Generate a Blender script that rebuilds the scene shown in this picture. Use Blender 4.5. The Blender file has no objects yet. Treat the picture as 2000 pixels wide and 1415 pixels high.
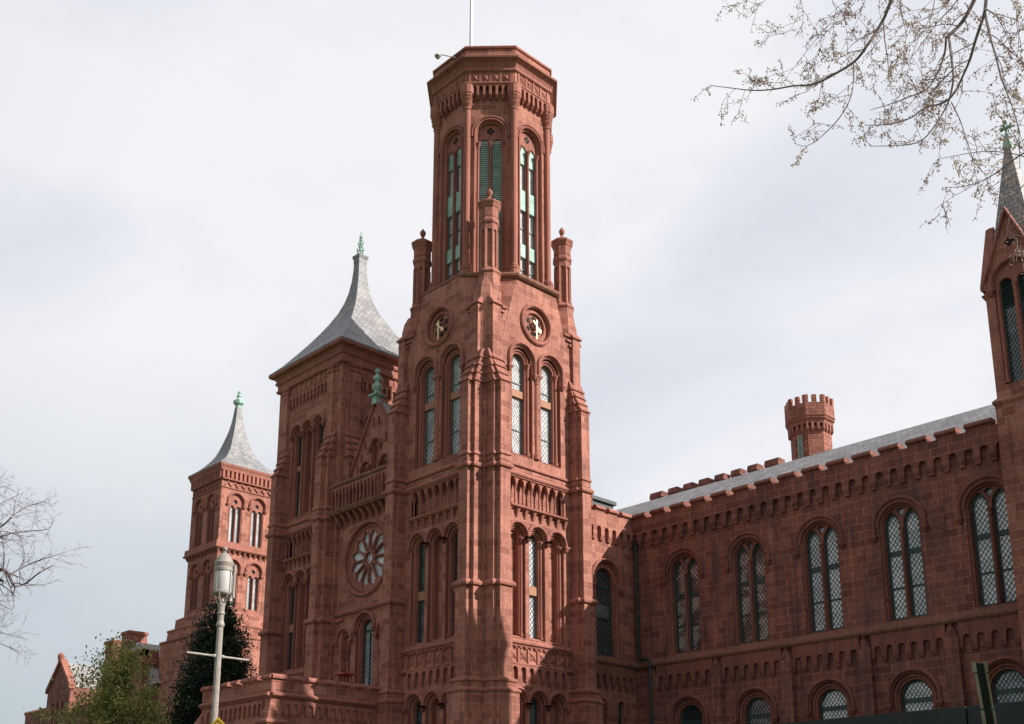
import bpy, math, random
from mathutils import Vector, Matrix, noise
from mathutils.geometry import tessellate_polygon
sc = bpy.context.scene
COL = sc.collection
R = math.radians
rnd = random.Random(7)

# ---------------------------------------------------------------- camera, sky, sun, exposure
YAW, PITCH, FPX = R(-46.17), R(13.95), 2172.3
CAM = Vector((0, 0, 1.7))
fw = Vector((math.sin(YAW) * math.cos(PITCH), math.cos(YAW) * math.cos(PITCH), math.sin(PITCH)))
rt = Vector((math.cos(YAW), -math.sin(YAW), 0))
up = rt.cross(fw)
cam = bpy.data.cameras.new("camera")
cam.sensor_width = 36
cam.lens = FPX / 2000 * 36
cam.shift_y = 412 / 2000
cam.clip_start, cam.clip_end = 0.1, 3000
co = bpy.data.objects.new("camera", cam)
COL.objects.link(co)
M = Matrix((rt, up, -fw)).transposed().to_4x4()
M.translation = CAM
co.matrix_world = M
sc.camera = co

SUN = Vector((1, 0.60, 0.714)).normalized()
ELEV = math.asin(SUN.z)
sl = bpy.data.lights.new("sun", 'SUN')
sl.energy, sl.angle, sl.color = 5.0, R(0.5), (1.0, 0.94, 0.86)
so = bpy.data.objects.new("sun", sl)
COL.objects.link(so)
so.rotation_euler = SUN.to_track_quat('Z', 'Y').to_euler()
so.location = SUN * 100

sc.view_settings.view_transform = 'Standard'
sc.view_settings.look = 'None'
sc.view_settings.exposure = 0.6
sc.view_settings.gamma = 1.0

W = bpy.data.worlds.new("World")
sc.world = W
W.use_nodes = True
nt = W.node_tree
nt.nodes.clear()
def N(t, **kw):
    n = nt.nodes.new(t)
    for k, v in kw.items():
        if k.startswith('i_'):
            n.inputs[k[2:]].default_value = v
        else:
            setattr(n, k, v)
    return n
def L(a, ao, b, bi):
    nt.links.new(a.outputs[ao], b.inputs[bi])
def ramp(n, stops):
    cr = n.color_ramp
    while len(cr.elements) > 1:
        cr.elements.remove(cr.elements[-1])
    for i, (p, c) in enumerate(stops):
        e = cr.elements[0] if i == 0 else cr.elements.new(p)
        e.position = p
        e.color = (*c, 1) if len(c) == 3 else c
out = N('ShaderNodeOutputWorld')
bg1 = N('ShaderNodeBackground'); bg1.inputs['Strength'].default_value = 0.07
sky = N('ShaderNodeTexSky', sky_type='NISHITA', sun_disc=False)
sky.sun_elevation = ELEV
sky.sun_rotation = math.atan2(SUN.x, SUN.y)
sky.air_density, sky.dust_density = 1.0, 2.0
L(sky, 'Color', bg1, 'Color')
bg2 = N('ShaderNodeBackground'); bg2.inputs['Strength'].default_value = 1.0
tc = N('ShaderNodeTexCoord')
mp = N('ShaderNodeMapping'); mp.inputs['Scale'].default_value = (1.0, 1.0, 2.2)
mp.inputs['Rotation'].default_value = (0.25, 0.1, 0.5)
L(tc, 'Generated', mp, 'Vector')
n1 = N('ShaderNodeTexNoise'); n1.inputs['Scale'].default_value = 2.9; n1.inputs['Detail'].default_value = 6; n1.inputs['Roughness'].default_value = 0.5
n1.inputs['Distortion'].default_value = 0.4
L(mp, 'Vector', n1, 'Vector')
cr = N('ShaderNodeValToRGB')
ramp(cr, [(0.34, (0.575, 0.60, 0.655)), (0.47, (0.655, 0.667, 0.71)), (0.60, (0.73, 0.728, 0.748))])
L(n1, 'Fac', cr, 'Fac')
# cloud deck thins and turns blue-grey low in the sky away from the sun
sep = N('ShaderNodeSeparateXYZ'); L(tc, 'Generated', sep, 'Vector')
mr = N('ShaderNodeMapRange'); mr.inputs['From Min'].default_value = 0.08; mr.inputs['From Max'].default_value = 0.42
L(sep, 'Z', mr, 'Value')
mx = N('ShaderNodeMapRange'); mx.inputs['From Min'].default_value = -0.93; mx.inputs['From Max'].default_value = -0.62
L(sep, 'X', mx, 'Value')
mm = N('ShaderNodeMath', operation='MAXIMUM'); L(mr, 'Result', mm, 0); L(mx, 'Result', mm, 1)
mixc = N('ShaderNodeMixRGB'); mixc.inputs['Color1'].default_value = (0.40, 0.45, 0.49, 1)
L(mm, 'Value', mixc, 'Fac'); L(cr, 'Color', mixc, 'Color2')
L(mixc, 'Color', bg2, 'Color')
# unseen northern sky behind the camera is dimmed to deepen the shaded walls
my = N('ShaderNodeMapRange'); my.inputs['From Min'].default_value = -0.45; my.inputs['From Max'].default_value = 0.35
my.inputs['To Min'].default_value = 0.60; my.inputs['To Max'].default_value = 0.865
L(sep, 'Y', my, 'Value'); L(my, 'Result', bg2, 'Strength')
mix = N('ShaderNodeMixShader'); mix.inputs['Fac'].default_value = 0.93
L(bg1, 'Background', mix, 1); L(bg2, 'Background', mix, 2)
L(mix, 'Shader', out, 'Surface')

# ---------------------------------------------------------------- materials
def mat_nodes(name):
    global nt
    m = bpy.data.materials.new(name)
    m.use_nodes = True
    nt = m.node_tree
    nt.nodes.clear()
    o = N('ShaderNodeOutputMaterial')
    b = N('ShaderNodeBsdfPrincipled')
    L(b, 'BSDF', o, 'Surface')
    return m, b

def wall_uv():
    """metres along the wall and up it, for a face of any heading"""
    g = N('ShaderNodeNewGeometry')
    cx = N('ShaderNodeVectorMath', operation='CROSS_PRODUCT'); cx.inputs[0].default_value = (0, 0, 1)
    L(g, 'True Normal', cx, 1)
    nm = N('ShaderNodeVectorMath', operation='NORMALIZE'); L(cx, 'Vector', nm, 0)
    d = N('ShaderNodeVectorMath', operation='DOT_PRODUCT'); L(g, 'Position', d, 0); L(nm, 'Vector', d, 1)
    s = N('ShaderNodeSeparateXYZ'); L(g, 'Position', s, 'Vector')
    c = N('ShaderNodeCombineXYZ'); L(d, 'Value', c, 'X'); L(s, 'Z', c, 'Y')
    return g, c

def stone(name, c1, c2, mortar, bw=0.78, bh=0.37, joint=0.013, bricks=True, bump=0.35, stain=0.5, s0=0.56, s1=0.74):
    m, b = mat_nodes(name)
    g, uv = wall_uv()
    b.inputs['Roughness'].default_value = 0.88
    b.inputs['Specular IOR Level'].default_value = 0.25
    big = N('ShaderNodeTexNoise', i_Scale=0.35, i_Detail=5.0, i_Roughness=0.6); L(g, 'Position', big, 'Vector')
    fine = N('ShaderNodeTexNoise', i_Scale=9.0, i_Detail=6.0, i_Roughness=0.7); L(g, 'Position', fine, 'Vector')
    if bricks:
        wob = N('ShaderNodeTexNoise', i_Scale=1.2, i_Detail=1.0); L(uv, 'Vector', wob, 'Vector')
        ws = N('ShaderNodeVectorMath', operation='SCALE'); ws.inputs['Scale'].default_value = 0.05
        L(wob, 'Color', ws, 0)
        ad = N('ShaderNodeVectorMath', operation='ADD'); L(uv, 'Vector', ad, 0); L(ws, 'Vector', ad, 1)
        br = N('ShaderNodeTexBrick', offset=0.43, squash=0.72, squash_frequency=3, offset_frequency=2)
        for k, v in (('Scale', 1.0), ('Brick Width', bw), ('Row Height', bh), ('Mortar Size', joint), ('Mortar Smooth', 0.3), ('Bias', -0.15)):
            br.inputs[k].default_value = v
        br.inputs['Color1'].default_value = (*c1, 1); br.inputs['Color2'].default_value = (*c2, 1)
        br.inputs['Mortar'].default_value = (*mortar, 1)
        L(ad, 'Vector', br, 'Vector')
        src, sock = br, 'Color'
    else:
        mxx = N('ShaderNodeMixRGB'); mxx.inputs['Color1'].default_value = (*c1, 1); mxx.inputs['Color2'].default_value = (*c2, 1)
        md = N('ShaderNodeTexNoise', i_Scale=1.4, i_Detail=3.0); L(g, 'Position', md, 'Vector')
        L(md, 'Fac', mxx, 'Fac')
        src, sock = mxx, 'Color'
    r1 = N('ShaderNodeValToRGB'); ramp(r1, [(0.3, (0.72, 0.70, 0.70)), (0.55, (1, 1, 1)), (0.75, (1.12, 1.08, 1.04))])
    L(big, 'Fac', r1, 'Fac')
    m1 = N('ShaderNodeMixRGB', blend_type='MULTIPLY'); m1.inputs['Fac'].default_value = 0.8
    L(src, sock, m1, 'Color1'); L(r1, 'Color', m1, 'Color2')
    r2 = N('ShaderNodeValToRGB'); ramp(r2, [(0.3, (0.68, 0.66, 0.65)), (0.62, (1.12, 1.11, 1.11))])
    L(fine, 'Fac', r2, 'Fac')
    m2 = N('ShaderNodeMixRGB', blend_type='MULTIPLY'); m2.inputs['Fac'].default_value = 0.9
    L(m1, 'Color', m2, 'Color1'); L(r2, 'Color', m2, 'Color2')
    # soot and water streaks
    stv = N('ShaderNodeMapping'); stv.inputs['Scale'].default_value = (2.2, 2.2, 0.35); L(g, 'Position', stv, 'Vector')
    st = N('ShaderNodeTexNoise', i_Scale=0.9, i_Detail=6.0, i_Roughness=0.65); L(stv, 'Vector', st, 'Vector')
    r3 = N('ShaderNodeValToRGB'); ramp(r3, [(s0, (0, 0, 0)), (s1, (1, 1, 1))]); L(st, 'Fac', r3, 'Fac')
    sm = N('ShaderNodeMath', operation='MULTIPLY'); sm.inputs[1].default_value = stain; L(r3, 'Color', sm, 0)
    m3 = N('ShaderNodeMixRGB'); m3.inputs['Color2'].default_value = (0.085, 0.05, 0.045, 1)
    L(sm, 'Value', m3, 'Fac'); L(m2, 'Color', m3, 'Color1')
    rv = N('ShaderNodeMapping'); rv.inputs['Scale'].default_value = (5.5, 5.5, 0.22); L(g, 'Position', rv, 'Vector')
    rn = N('ShaderNodeTexNoise', i_Scale=1.0, i_Detail=3.0, i_Roughness=0.6); L(rv, 'Vector', rn, 'Vector')
    rg = N('ShaderNodeValToRGB'); ramp(rg, [(0.36, (0.62, 0.60, 0.60)), (0.5, (1, 1, 1)), (0.7, (1.1, 1.12, 1.14))]); L(rn, 'Fac', rg, 'Fac')
    m4 = N('ShaderNodeMixRGB', blend_type='MULTIPLY'); m4.inputs['Fac'].default_value = 0.55
    L(m3, 'Color', m4, 'Color1'); L(rg, 'Color', m4, 'Color2'); m3 = m4
    L(m3, 'Color', b, 'Base Color')
    bp = N('ShaderNodeBump'); bp.inputs['Strength'].default_value = bump; bp.inputs['Distance'].default_value = 0.03
    if bricks:
        iv = N('ShaderNodeMath', operation='MULTIPLY_ADD'); iv.inputs[1].default_value = -0.7
        L(br, 'Fac', iv, 0); L(fine, 'Fac', iv, 2); L(iv, 'Value', bp, 'Height')
    else:
        L(fine, 'Fac', bp, 'Height')
    L(bp, 'Normal', b, 'Normal')
    return m

def plain(name, c, rough=0.6, var=0.15, scale=3.0, metal=0.0, spec=0.4, bump=0.0, trans=0.0):
    m, b = mat_nodes(name)
    g = N('ShaderNodeNewGeometry')
    n = N('ShaderNodeTexNoise', i_Scale=scale, i_Detail=4.0); L(g, 'Position', n, 'Vector')
    rr = N('ShaderNodeValToRGB')
    ramp(rr, [(0.3, tuple(x * (1 - var) for x in c)), (0.7, tuple(x * (1 + var) for x in c))])
    L(n, 'Fac', rr, 'Fac'); L(rr, 'Color', b, 'Base Color')
    b.inputs['Roughness'].default_value = rough
    b.inputs['Metallic'].default_value = metal
    b.inputs['Specular IOR Level'].default_value = spec
    if trans:
        b.inputs['Transmission Weight'].default_value = trans
    if bump:
        bp = N('ShaderNodeBump'); bp.inputs['Strength'].default_value = bump; bp.inputs['Distance'].default_value = 0.02
        L(n, 'Fac', bp, 'Height'); L(bp, 'Normal', b, 'Normal')
    return m

def slate(name, c1, c2, w=0.34, h=0.21):
    m, b = mat_nodes(name)
    g, uv = wall_uv()
    br = N('ShaderNodeTexBrick', offset=0.5, squash=1.0)
    for k, v in (('Scale', 1.0), ('Brick Width', w), ('Row Height', h), ('Mortar Size', 0.018), ('Mortar Smooth', 0.2), ('Bias', 0.0)):
        br.inputs[k].default_value = v
    br.inputs['Color1'].default_value = (*c1, 1); br.inputs['Color2'].default_value = (*c2, 1)
    br.inputs['Mortar'].default_value = tuple(x * 0.3 for x in c1) + (1,)
    L(uv, 'Vector', br, 'Vector')
    n = N('ShaderNodeTexNoise', i_Scale=0.8, i_Detail=5.0); L(g, 'Position', n, 'Vector')
    rr = N('ShaderNodeValToRGB'); ramp(rr, [(0.3, (0.74, 0.74, 0.76)), (0.7, (1.12, 1.1, 1.08))]); L(n, 'Fac', rr, 'Fac')
    mu = N('ShaderNodeMixRGB', blend_type='MULTIPLY'); mu.inputs['Fac'].default_value = 1
    L(br, 'Color', mu, 'Color1'); L(rr, 'Color', mu, 'Color2'); L(mu, 'Color', b, 'Base Color')
    b.inputs['Roughness'].default_value = 0.62
    bp = N('ShaderNodeBump'); bp.inputs['Strength'].default_value = 0.4; bp.inputs['Distance'].default_value = 0.015
    L(br, 'Color', bp, 'Height'); L(bp, 'Normal', b, 'Normal')
    return m

def glass(name, c, rough=0.06, blind=None, split=0.5, seed=0.0):
    """window glass; blind = colour of blinds or a screen behind parts of it, or painted-in sky reflection"""
    m, b = mat_nodes(name)
    g = N('ShaderNodeNewGeometry')
    n = N('ShaderNodeTexNoise', i_Scale=2.2, i_Detail=3.0)
    mpn = N('ShaderNodeMapping'); mpn.inputs['Location'].default_value = (seed, seed * 2, 0); mpn.inputs['Scale'].default_value = (0.5, 0.5, 0.8)
    L(g, 'Position', mpn, 'Vector'); L(mpn, 'Vector', n, 'Vector')
    if blind:
        rr = N('ShaderNodeValToRGB'); ramp(rr, [(split - 0.08, c), (split + 0.08, blind)]); L(n, 'Fac', rr, 'Fac')
        L(rr, 'Color', b, 'Base Color')
    else:
        b.inputs['Base Color'].default_value = (*c, 1)
    if blind:
        oi = N('ShaderNodeObjectInfo')
        vr = N('ShaderNodeTexVoronoi', i_Scale=4.6); L(g, 'Position', vr, 'Vector')
        sv = N('ShaderNodeSeparateXYZ'); L(vr, 'Color', sv, 'Vector')
        av = N('ShaderNodeMath', operation='MULTIPLY_ADD'); av.inputs[1].default_value = 0.45; L(sv, 'X', av, 0); L(oi, 'Random', av, 2)
        vm = N('ShaderNodeMapRange'); vm.inputs['From Max'].default_value = 1.45; vm.inputs['To Min'].default_value = 0.62; vm.inputs['To Max'].default_value = 1.12
        L(av, 'Value', vm, 'Value')
        mu = N('ShaderNodeVectorMath', operation='SCALE'); L(rr, 'Color', mu, 0); L(vm, 'Result', mu, 'Scale')
        L(mu, 'Vector', b, 'Base Color')
    b.inputs['Roughness'].default_value = rough
    b.inputs['Specular IOR Level'].default_value = 0.9
    n2 = N('ShaderNodeTexNoise', i_Scale=5.0, i_Detail=1.0); L(g, 'Position', n2, 'Vector')
    bp = N('ShaderNodeBump'); bp.inputs['Strength'].default_value = 0.22; bp.inputs['Distance'].default_value = 0.06
    L(n2, 'Fac', bp, 'Height'); L(bp, 'Normal', b, 'Normal')
    return m

S1, S2, SM = (0.395, 0.168, 0.122), (0.220, 0.082, 0.060), (0.43, 0.235, 0.19)
G1, G2 = (0.285, 0.110, 0.082), (0.155, 0.056, 0.044)     # ashlar tones darkened to stand in for the north range's shade
STONE = stone("red_sandstone_ashlar", S1, S2, SM)
TRIM = stone("red_sandstone_dressed", (0.385, 0.163, 0.122), (0.275, 0.105, 0.080), SM, bricks=False, bump=0.2, stain=0.35)
MOSSY = stone("weathered_sandstone", (0.27, 0.125, 0.085), (0.17, 0.085, 0.06), SM, bricks=False, bump=0.3, stain=0.8)
SMALL = stone("red_sandstone_small_blocks", S1, S2, (0.20, 0.07, 0.055), bw=0.42, bh=0.17, joint=0.02)
TRANSOM = plain("orange_transom_stone", (0.34, 0.175, 0.115), 0.85, 0.1, 4)
SHADE_STAINED = stone("shade_darkened_sooty_ashlar", G1, G2, SM, stain=0.9, s0=0.43, s1=0.72)  # ashlar darkened for shade on range, rear battlement and wing, plus soot patches
SHADE_GRIMTRIM = stone("shade_darkened_sooty_dressed", (0.275, 0.110, 0.083), (0.20, 0.075, 0.058), SM, bricks=False, bump=0.25, stain=0.7, s0=0.47)  # dressed stone with the range's shade put into its colour, plus soot
SLATE = slate("grey_slate", (0.30, 0.295, 0.30), (0.185, 0.185, 0.20))
SLATE2 = slate("dark_slate", (0.36, 0.345, 0.335), (0.24, 0.23, 0.23), 0.36, 0.22)
COPPER = plain("verdigris_copper", (0.27, 0.42, 0.36), 0.7, 0.25, 2.5, bump=0.1)
LOUVER = plain("verdigris_louver", (0.36, 0.50, 0.46), 0.7, 0.2, 2.0)
FRAME = plain("dark_green_window_frame", (0.022, 0.05, 0.048), 0.5, 0.2)
FRAMEG = plain("grey_green_window_frame", (0.12, 0.15, 0.15), 0.5, 0.2)
LEAD = plain("lattice_lead", (0.035, 0.045, 0.05), 0.55, 0.2)
LEADL = plain("lattice_grey_lead", (0.17, 0.18, 0.19), 0.5, 0.2)
PANE = glass("pale_screen_sky_glass", (0.55, 0.60, 0.63), 0.12, (0.78, 0.81, 0.83), 0.5, 3.1)  # screen colour raised to carry the sky's reflection
PANEW = glass("white_screen_sky_glass", (0.55, 0.55, 0.56), 0.12, (0.76, 0.76, 0.77), 0.46, 1.3)  # whiter screen colour with reflected sky painted in, for sunlit windows
PANEB = glass("blue_grey_glass", (0.11, 0.15, 0.165), 0.08, (0.24, 0.28, 0.30), 0.5, 7.7)
PANEM = glass("half_blinded_glass", (0.12, 0.085, 0.08), 0.07, (0.52, 0.46, 0.42), 0.5, 4.0)
PANED = glass("dark_glass", (0.018, 0.026, 0.03), 0.07)
GOLD = plain("gilt_clock_hand", (0.85, 0.66, 0.38), 0.35, 0.05, 4, metal=0.2)
DARK = plain("dark_void", (0.012, 0.010, 0.010), 0.9, 0.1)
PIPE = plain("dark_downpipe_iron", (0.03, 0.04, 0.042), 0.45, 0.3)
WHITE = plain("white_pole_paint", (0.8, 0.8, 0.8), 0.4, 0.03)
CREAM = plain("cream_painted_iron", (0.27, 0.235, 0.21), 0.5, 0.18, 6)
FROST = plain("frosted_lantern_glass", (0.46, 0.44, 0.44), 0.35, 0.04, 3)
STEEL = plain("galvanised_steel", (0.42, 0.38, 0.30), 0.38, 0.2, 8, metal=0.6)
BLACK = plain("black_sheet", (0.012, 0.016, 0.018), 0.6, 0.2)
YEL = plain("yellow_sign_sheet", (0.78, 0.46, 0.02), 0.4, 0.03)
BARK3 = plain("dark_twig_bark", (0.11, 0.085, 0.085), 0.85, 0.3, 10)
BARK = plain("grey_brown_bark", (0.22, 0.165, 0.165), 0.85, 0.35, 14)  # paler than the bark itself: flare over the branches put into the colour
BARKL = plain("pale_bark", (0.20, 0.155, 0.135), 0.85, 0.35, 10)
RED = plain("red_brown_paint", (0.32, 0.07, 0.045), 0.6, 0.2)

def leafmat(name, c1, c2, c3, rough=0.5):
    m, b = mat_nodes(name)
    g = N('ShaderNodeNewGeometry')
    n = N('ShaderNodeTexNoise', i_Scale=1.1, i_Detail=4.0); L(g, 'Position', n, 'Vector')
    rr = N('ShaderNodeValToRGB'); ramp(rr, [(0.32, c1), (0.5, c2), (0.68, c3)])
    mxr = N('ShaderNodeMath', operation='MULTIPLY_ADD'); mxr.inputs[1].default_value = 0.35
    L(g, 'Random Per Island', mxr, 0)
    sb = N('ShaderNodeMath', operation='SUBTRACT'); sb.inputs[1].default_value = 0.17; L(n, 'Fac', sb, 0); L(sb, 'Value', mxr, 2)
    L(mxr, 'Value', rr, 'Fac'); L(rr, 'Color', b, 'Base Color')
    b.inputs['Roughness'].default_value = rough
    b.inputs['Specular IOR Level'].default_value = 0.3
    tl = N('ShaderNodeBsdfTranslucent'); L(rr, 'Color', tl, 'Color')
    ms = N('ShaderNodeMixShader'); ms.inputs['Fac'].default_value = 0.3
    L(b, 'BSDF', ms, 1); L(tl, 'BSDF', ms, 2)
    L(ms, 'Shader', [x for x in nt.nodes if x.type == 'OUTPUT_MATERIAL'][0], 'Surface')
    return m
LEAF_DARK = leafmat("dark_holly_leaf", (0.008, 0.018, 0.010), (0.014, 0.032, 0.015), (0.03, 0.052, 0.02))
LEAF_LIGHT = leafmat("olive_green_leaf", (0.085, 0.115, 0.028), (0.23, 0.25, 0.065), (0.42, 0.39, 0.13))
BUD = leafmat("golden_bud", (0.44, 0.29, 0.26), (0.60, 0.44, 0.35), (0.66, 0.52, 0.28), 0.7)  # bud tones lifted to include the flare around the branches
GRASS = plain("lawn_grass", (0.05, 0.085, 0.025), 0.9, 0.4, 0.6)
ASPHALT = plain("path_gravel", (0.16, 0.13, 0.11), 0.9, 0.25, 5)

# ---------------------------------------------------------------- mesh helpers
WORG = {}
class MB:
    def __init__(s):
        s.v, s.f = [], []
    def face(s, pts):
        i = len(s.v)
        s.v += [tuple(p) for p in pts]
        s.f.append(tuple(range(i, i + len(pts))))
    def grid(s, rows, closed=False):
        """rows of equal length joined by quads"""
        i0, n = len(s.v), len(rows[0])
        for r in rows:
            s.v += [tuple(p) for p in r]
        for a in range(len(rows) - 1):
            for b in range(n if closed else n - 1):
                c = (b + 1) % n
                s.f.append((i0 + a * n + b, i0 + a * n + c, i0 + (a + 1) * n + c, i0 + (a + 1) * n + b))
    def tri2d(s, F, polys, c):
        flat = [p for q in polys for p in q]
        i0 = len(s.v)
        s.v += [tuple(P(F, a, b, c)) for a, b in flat]
        for t in tessellate_polygon([[Vector((a, b, 0)) for a, b in q] for q in polys]):
            p0, p1, p2 = (flat[k] for k in t)
            ar = (p1[0] - p0[0]) * (p2[1] - p0[1]) - (p2[0] - p0[0]) * (p1[1] - p0[1])
            if abs(ar) < 1e-9:
                continue
            s.f.append(tuple(i0 + k for k in (t if ar > 0 else (t[0], t[2], t[1]))))

def obj(name, mb, mat, parent=None, label=None, cat=None, kind=None, group=None, smooth=False, loc=None):
    me = bpy.data.meshes.new(name)
    org = WORG.get(parent.name, Vector()) if parent else Vector(loc or (0, 0, 0))
    me.from_pydata([(x - org.x, y - org.y, z - org.z) for x, y, z in mb.v], [], mb.f)
    me.materials.append(mat)
    if smooth:
        me.polygons.foreach_set('use_smooth', [True] * len(me.polygons))
    me.update()
    o = bpy.data.objects.new(name, me)
    COL.objects.link(o)
    if parent:
        o.parent = parent
    else:
        o.location = org
    WORG[o.name] = org
    for k, v in (('label', label), ('category', cat), ('kind', kind), ('group', group)):
        if v:
            o[k] = v
    return o

def thing(name, loc, label, cat, group=None):
    o = bpy.data.objects.new(name, None)
    o.empty_display_size = 0.5
    COL.objects.link(o)
    o.location = loc
    o['label'], o['category'] = label, cat
    if group:
        o['group'] = group
    WORG[o.name] = Vector(loc)
    return o

Z = Vector((0, 0, 1))
def FY(y): return (Vector((0, y, 0)), Vector((1, 0, 0)), Vector((0, -1, 0)))
def FX(x): return (Vector((x, 0, 0)), Vector((0, 1, 0)), Vector((1, 0, 0)))
def FYP(y): return (Vector((0, y, 0)), Vector((-1, 0, 0)), Vector((0, 1, 0)))
def FXM(x): return (Vector((x, 0, 0)), Vector((0, -1, 0)), Vector((-1, 0, 0)))
def FA(c, ang, ap):
    n = Vector((math.cos(ang), math.sin(ang), 0))
    return (Vector((c[0], c[1], 0)) + n * ap, Vector((-n.y, n.x, 0)), n)
def P(F, a, b, c): return F[0] + F[1] * a + Z * b + F[2] * c

def box(mb, F, a0, a1, b0, b1, c0, c1):
    frust(mb, F, (a0, a1, c0, c1, b0), (a0, a1, c0, c1, b1))
def frust(mb, F, lo, hi):
    r = []
    for a0, a1, c0, c1, b in (lo, hi):
        r.append([P(F, a0, b, c1), P(F, a1, b, c1), P(F, a1, b, c0), P(F, a0, b, c0)])
    mb.grid(r, True)
    mb.face(r[0][::-1]); mb.face(r[1])
def prism(mb, F, poly, c0, c1, back=False):
    mb.tri2d(F, [poly], c1)
    n = len(poly)
    mb.grid([[P(F, a, b, c0) for a, b in poly], [P(F, a, b, c1) for a, b in poly]], True)
    if back:
        mb.tri2d(F, [poly], c0)
def skin(mb, F, rows):
    mb.grid([[P(F, a, b, c) for a, b in path] for path, c in rows])
def wall(mb, F, outer, holes=(), c=0.0):
    mb.tri2d(F, [outer] + [list(reversed(h)) for h in holes], c)
def rect(a0, a1, b0, b1): return [(a0, b0), (a1, b0), (a1, b1), (a0, b1)]
def arch(ac, r, z0, zs, n=12, k=None):
    """open path: right jamb, head, left jamb.  k: pointed head, radius k*r (k=2 equilateral)"""
    p = [(ac + r, z0)]
    if k is None:
        p += [(ac + r * math.cos(math.pi * i / n), zs + r * math.sin(math.pi * i / n)) for i in range(n + 1)]
    else:
        q = k * r
        top = math.acos((q - r) / q)
        h = n // 2
        p += [(ac + r - q + q * math.cos(top * i / h), zs + q * math.sin(top * i / h)) for i in range(h + 1)]
        p += [(ac - r + q - q * math.cos(top * i / h), zs + q * math.sin(top * i / h)) for i in range(h - 1, -1, -1)]
    return p + [(ac - r, z0)]
def head(ac, r, zs, n=14, a0=0.0, a1=math.pi, drop=0.0):
    p = [(ac + r * math.cos(a0 + (a1 - a0) * i / n), zs + r * math.sin(a0 + (a1 - a0) * i / n)) for i in range(n + 1)]
    if drop:
        p = [(ac + r, zs - drop)] + p + [(ac - r, zs - drop)]
    return p
def circ(ac, zc, r, n=24): return [(ac + r * math.cos(2 * math.pi * i / n), zc + r * math.sin(2 * math.pi * i / n)) for i in range(n)]
def sweep(mb, F, path, prof, closed=False):
    """prof: (outward-in-plane offset, out-of-wall offset)"""
    n = len(path)
    rows = []
    for i, (a, b) in enumerate(path):
        if closed:
            p0, p1 = path[i - 1], path[(i + 1) % n]
        else:
            p0, p1 = path[max(i - 1, 0)], path[min(i + 1, n - 1)]
        tx, ty = p1[0] - p0[0], p1[1] - p0[1]
        l = math.hypot(tx, ty) or 1
        nx, ny = ty / l, -tx / l
        rows.append([P(F, a + nx * d, b + ny * d, c) for d, c in prof])
    if closed:
        rows.append(rows[0])
    mb.grid(rows)
    if not closed:
        mb.face(rows[0]); mb.face(rows[-1][::-1])
def rollprof(r, c, n=7): return [(r * math.cos(math.pi * 2 * i / n), c + r * math.sin(math.pi * 2 * i / n)) for i in range(n)] + [(r, c)]
HOOD = [(0, 0), (0, .09), (.05, .15), (.12, .14), (.17, .07), (.17, 0)]
def hood(mb, F, ac, r, zs, drop=0.0, prof=HOOD, stops=True):
    p = head(ac, r, zs, 16, drop=drop)
    sweep(mb, F, p, prof)
    if stops:
        for a in (p[0][0], p[-1][0]):
            s = 1 if a > ac else -1
            aa = a + s * .08
            frust(mb, F, (aa - .05, aa + .05, 0, .1, zs - drop - .26), (aa - .14, aa + .14, 0, .2, zs - drop - .08))
            box(mb, F, aa - .15, aa + .15, zs - drop - .08, zs - drop, 0, .21)
def lathe(mb, c, prof, n=10, z0=0.0):
    rows = [[(c[0] + r * math.cos(2 * math.pi * (i + .5) / n), c[1] + r * math.sin(2 * math.pi * (i + .5) / n), z0 + z) for i in range(n)] for r, z in prof]
    mb.grid(rows, True)
    if prof[-1][0] > 1e-3: mb.face(rows[-1])
    if prof[0][0] > 1e-3: mb.face(rows[0][::-1])
def colonnette(mb, F, a, z0, z1, r, c, n=8, cap=2.0):
    p = P(F, a, 0, c)
    lathe(mb, p, [(r * 1.7, z0), (r * 1.7, z0 + r * 1.5), (r * 1.25, z0 + r * 1.8), (r * 1.45, z0 + r * 2.6), (r, z0 + r * 3.2),
                  (r, z1 - r * 5), (r * 1.25, z1 - r * 4.8), (r * 1.1, z1 - r * 4.3), (r * cap * .75, z1 - r * 2.4), (r * cap, z1 - r * 1.3), (r * cap * .9, z1 - r * 1.2), (r * cap * 1.05, z1 - r * .8), (r * cap * 1.05, z1)], n)
def loft(mb, poly, prof, top=True, bot=False):
    """plan polygon raised through (z, outward offset) with mitred corners"""
    n = len(poly)
    ar = sum(poly[i][0] * poly[(i + 1) % n][1] - poly[(i + 1) % n][0] * poly[i][1] for i in range(n))
    if ar < 0:
        poly = poly[::-1]
    off = []
    for i in range(n):
        p0, p1, p2 = poly[i - 1], poly[i], poly[(i + 1) % n]
        e1 = Vector((p1[0] - p0[0], p1[1] - p0[1])).normalized(); e2 = Vector((p2[0] - p1[0], p2[1] - p1[1])).normalized()
        n1, n2 = Vector((e1.y, -e1.x)), Vector((e2.y, -e2.x))
        off.append((n1 + n2) / max(0.3, 1 + n1.dot(n2)))
    rows = [[(poly[i][0] + off[i].x * o, poly[i][1] + off[i].y * o, z) for i in range(n)] for z, o in prof]
    mb.grid(rows, True)
    G = (Vector(), Vector((1, 0, 0)), Vector((0, 1, 0)))
    for k, fl in ((-1, top), (0, bot)):
        if fl:
            i0 = len(mb.v)
            mb.v += rows[k]
            for t in tessellate_polygon([[Vector((x, y, 0)) for x, y, z in rows[k]]]):
                mb.f.append(tuple(i0 + q for q in t))
def ngon(c, r, n=8, a0=22.5): return [(c[0] + r * math.cos(R(a0 + 360 / n * i)), c[1] + r * math.sin(R(a0 + 360 / n * i))) for i in range(n)]
def sq(x0, x1, y0, y1): return [(x0, y0), (x1, y0), (x1, y1), (x0, y1)]
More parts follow.
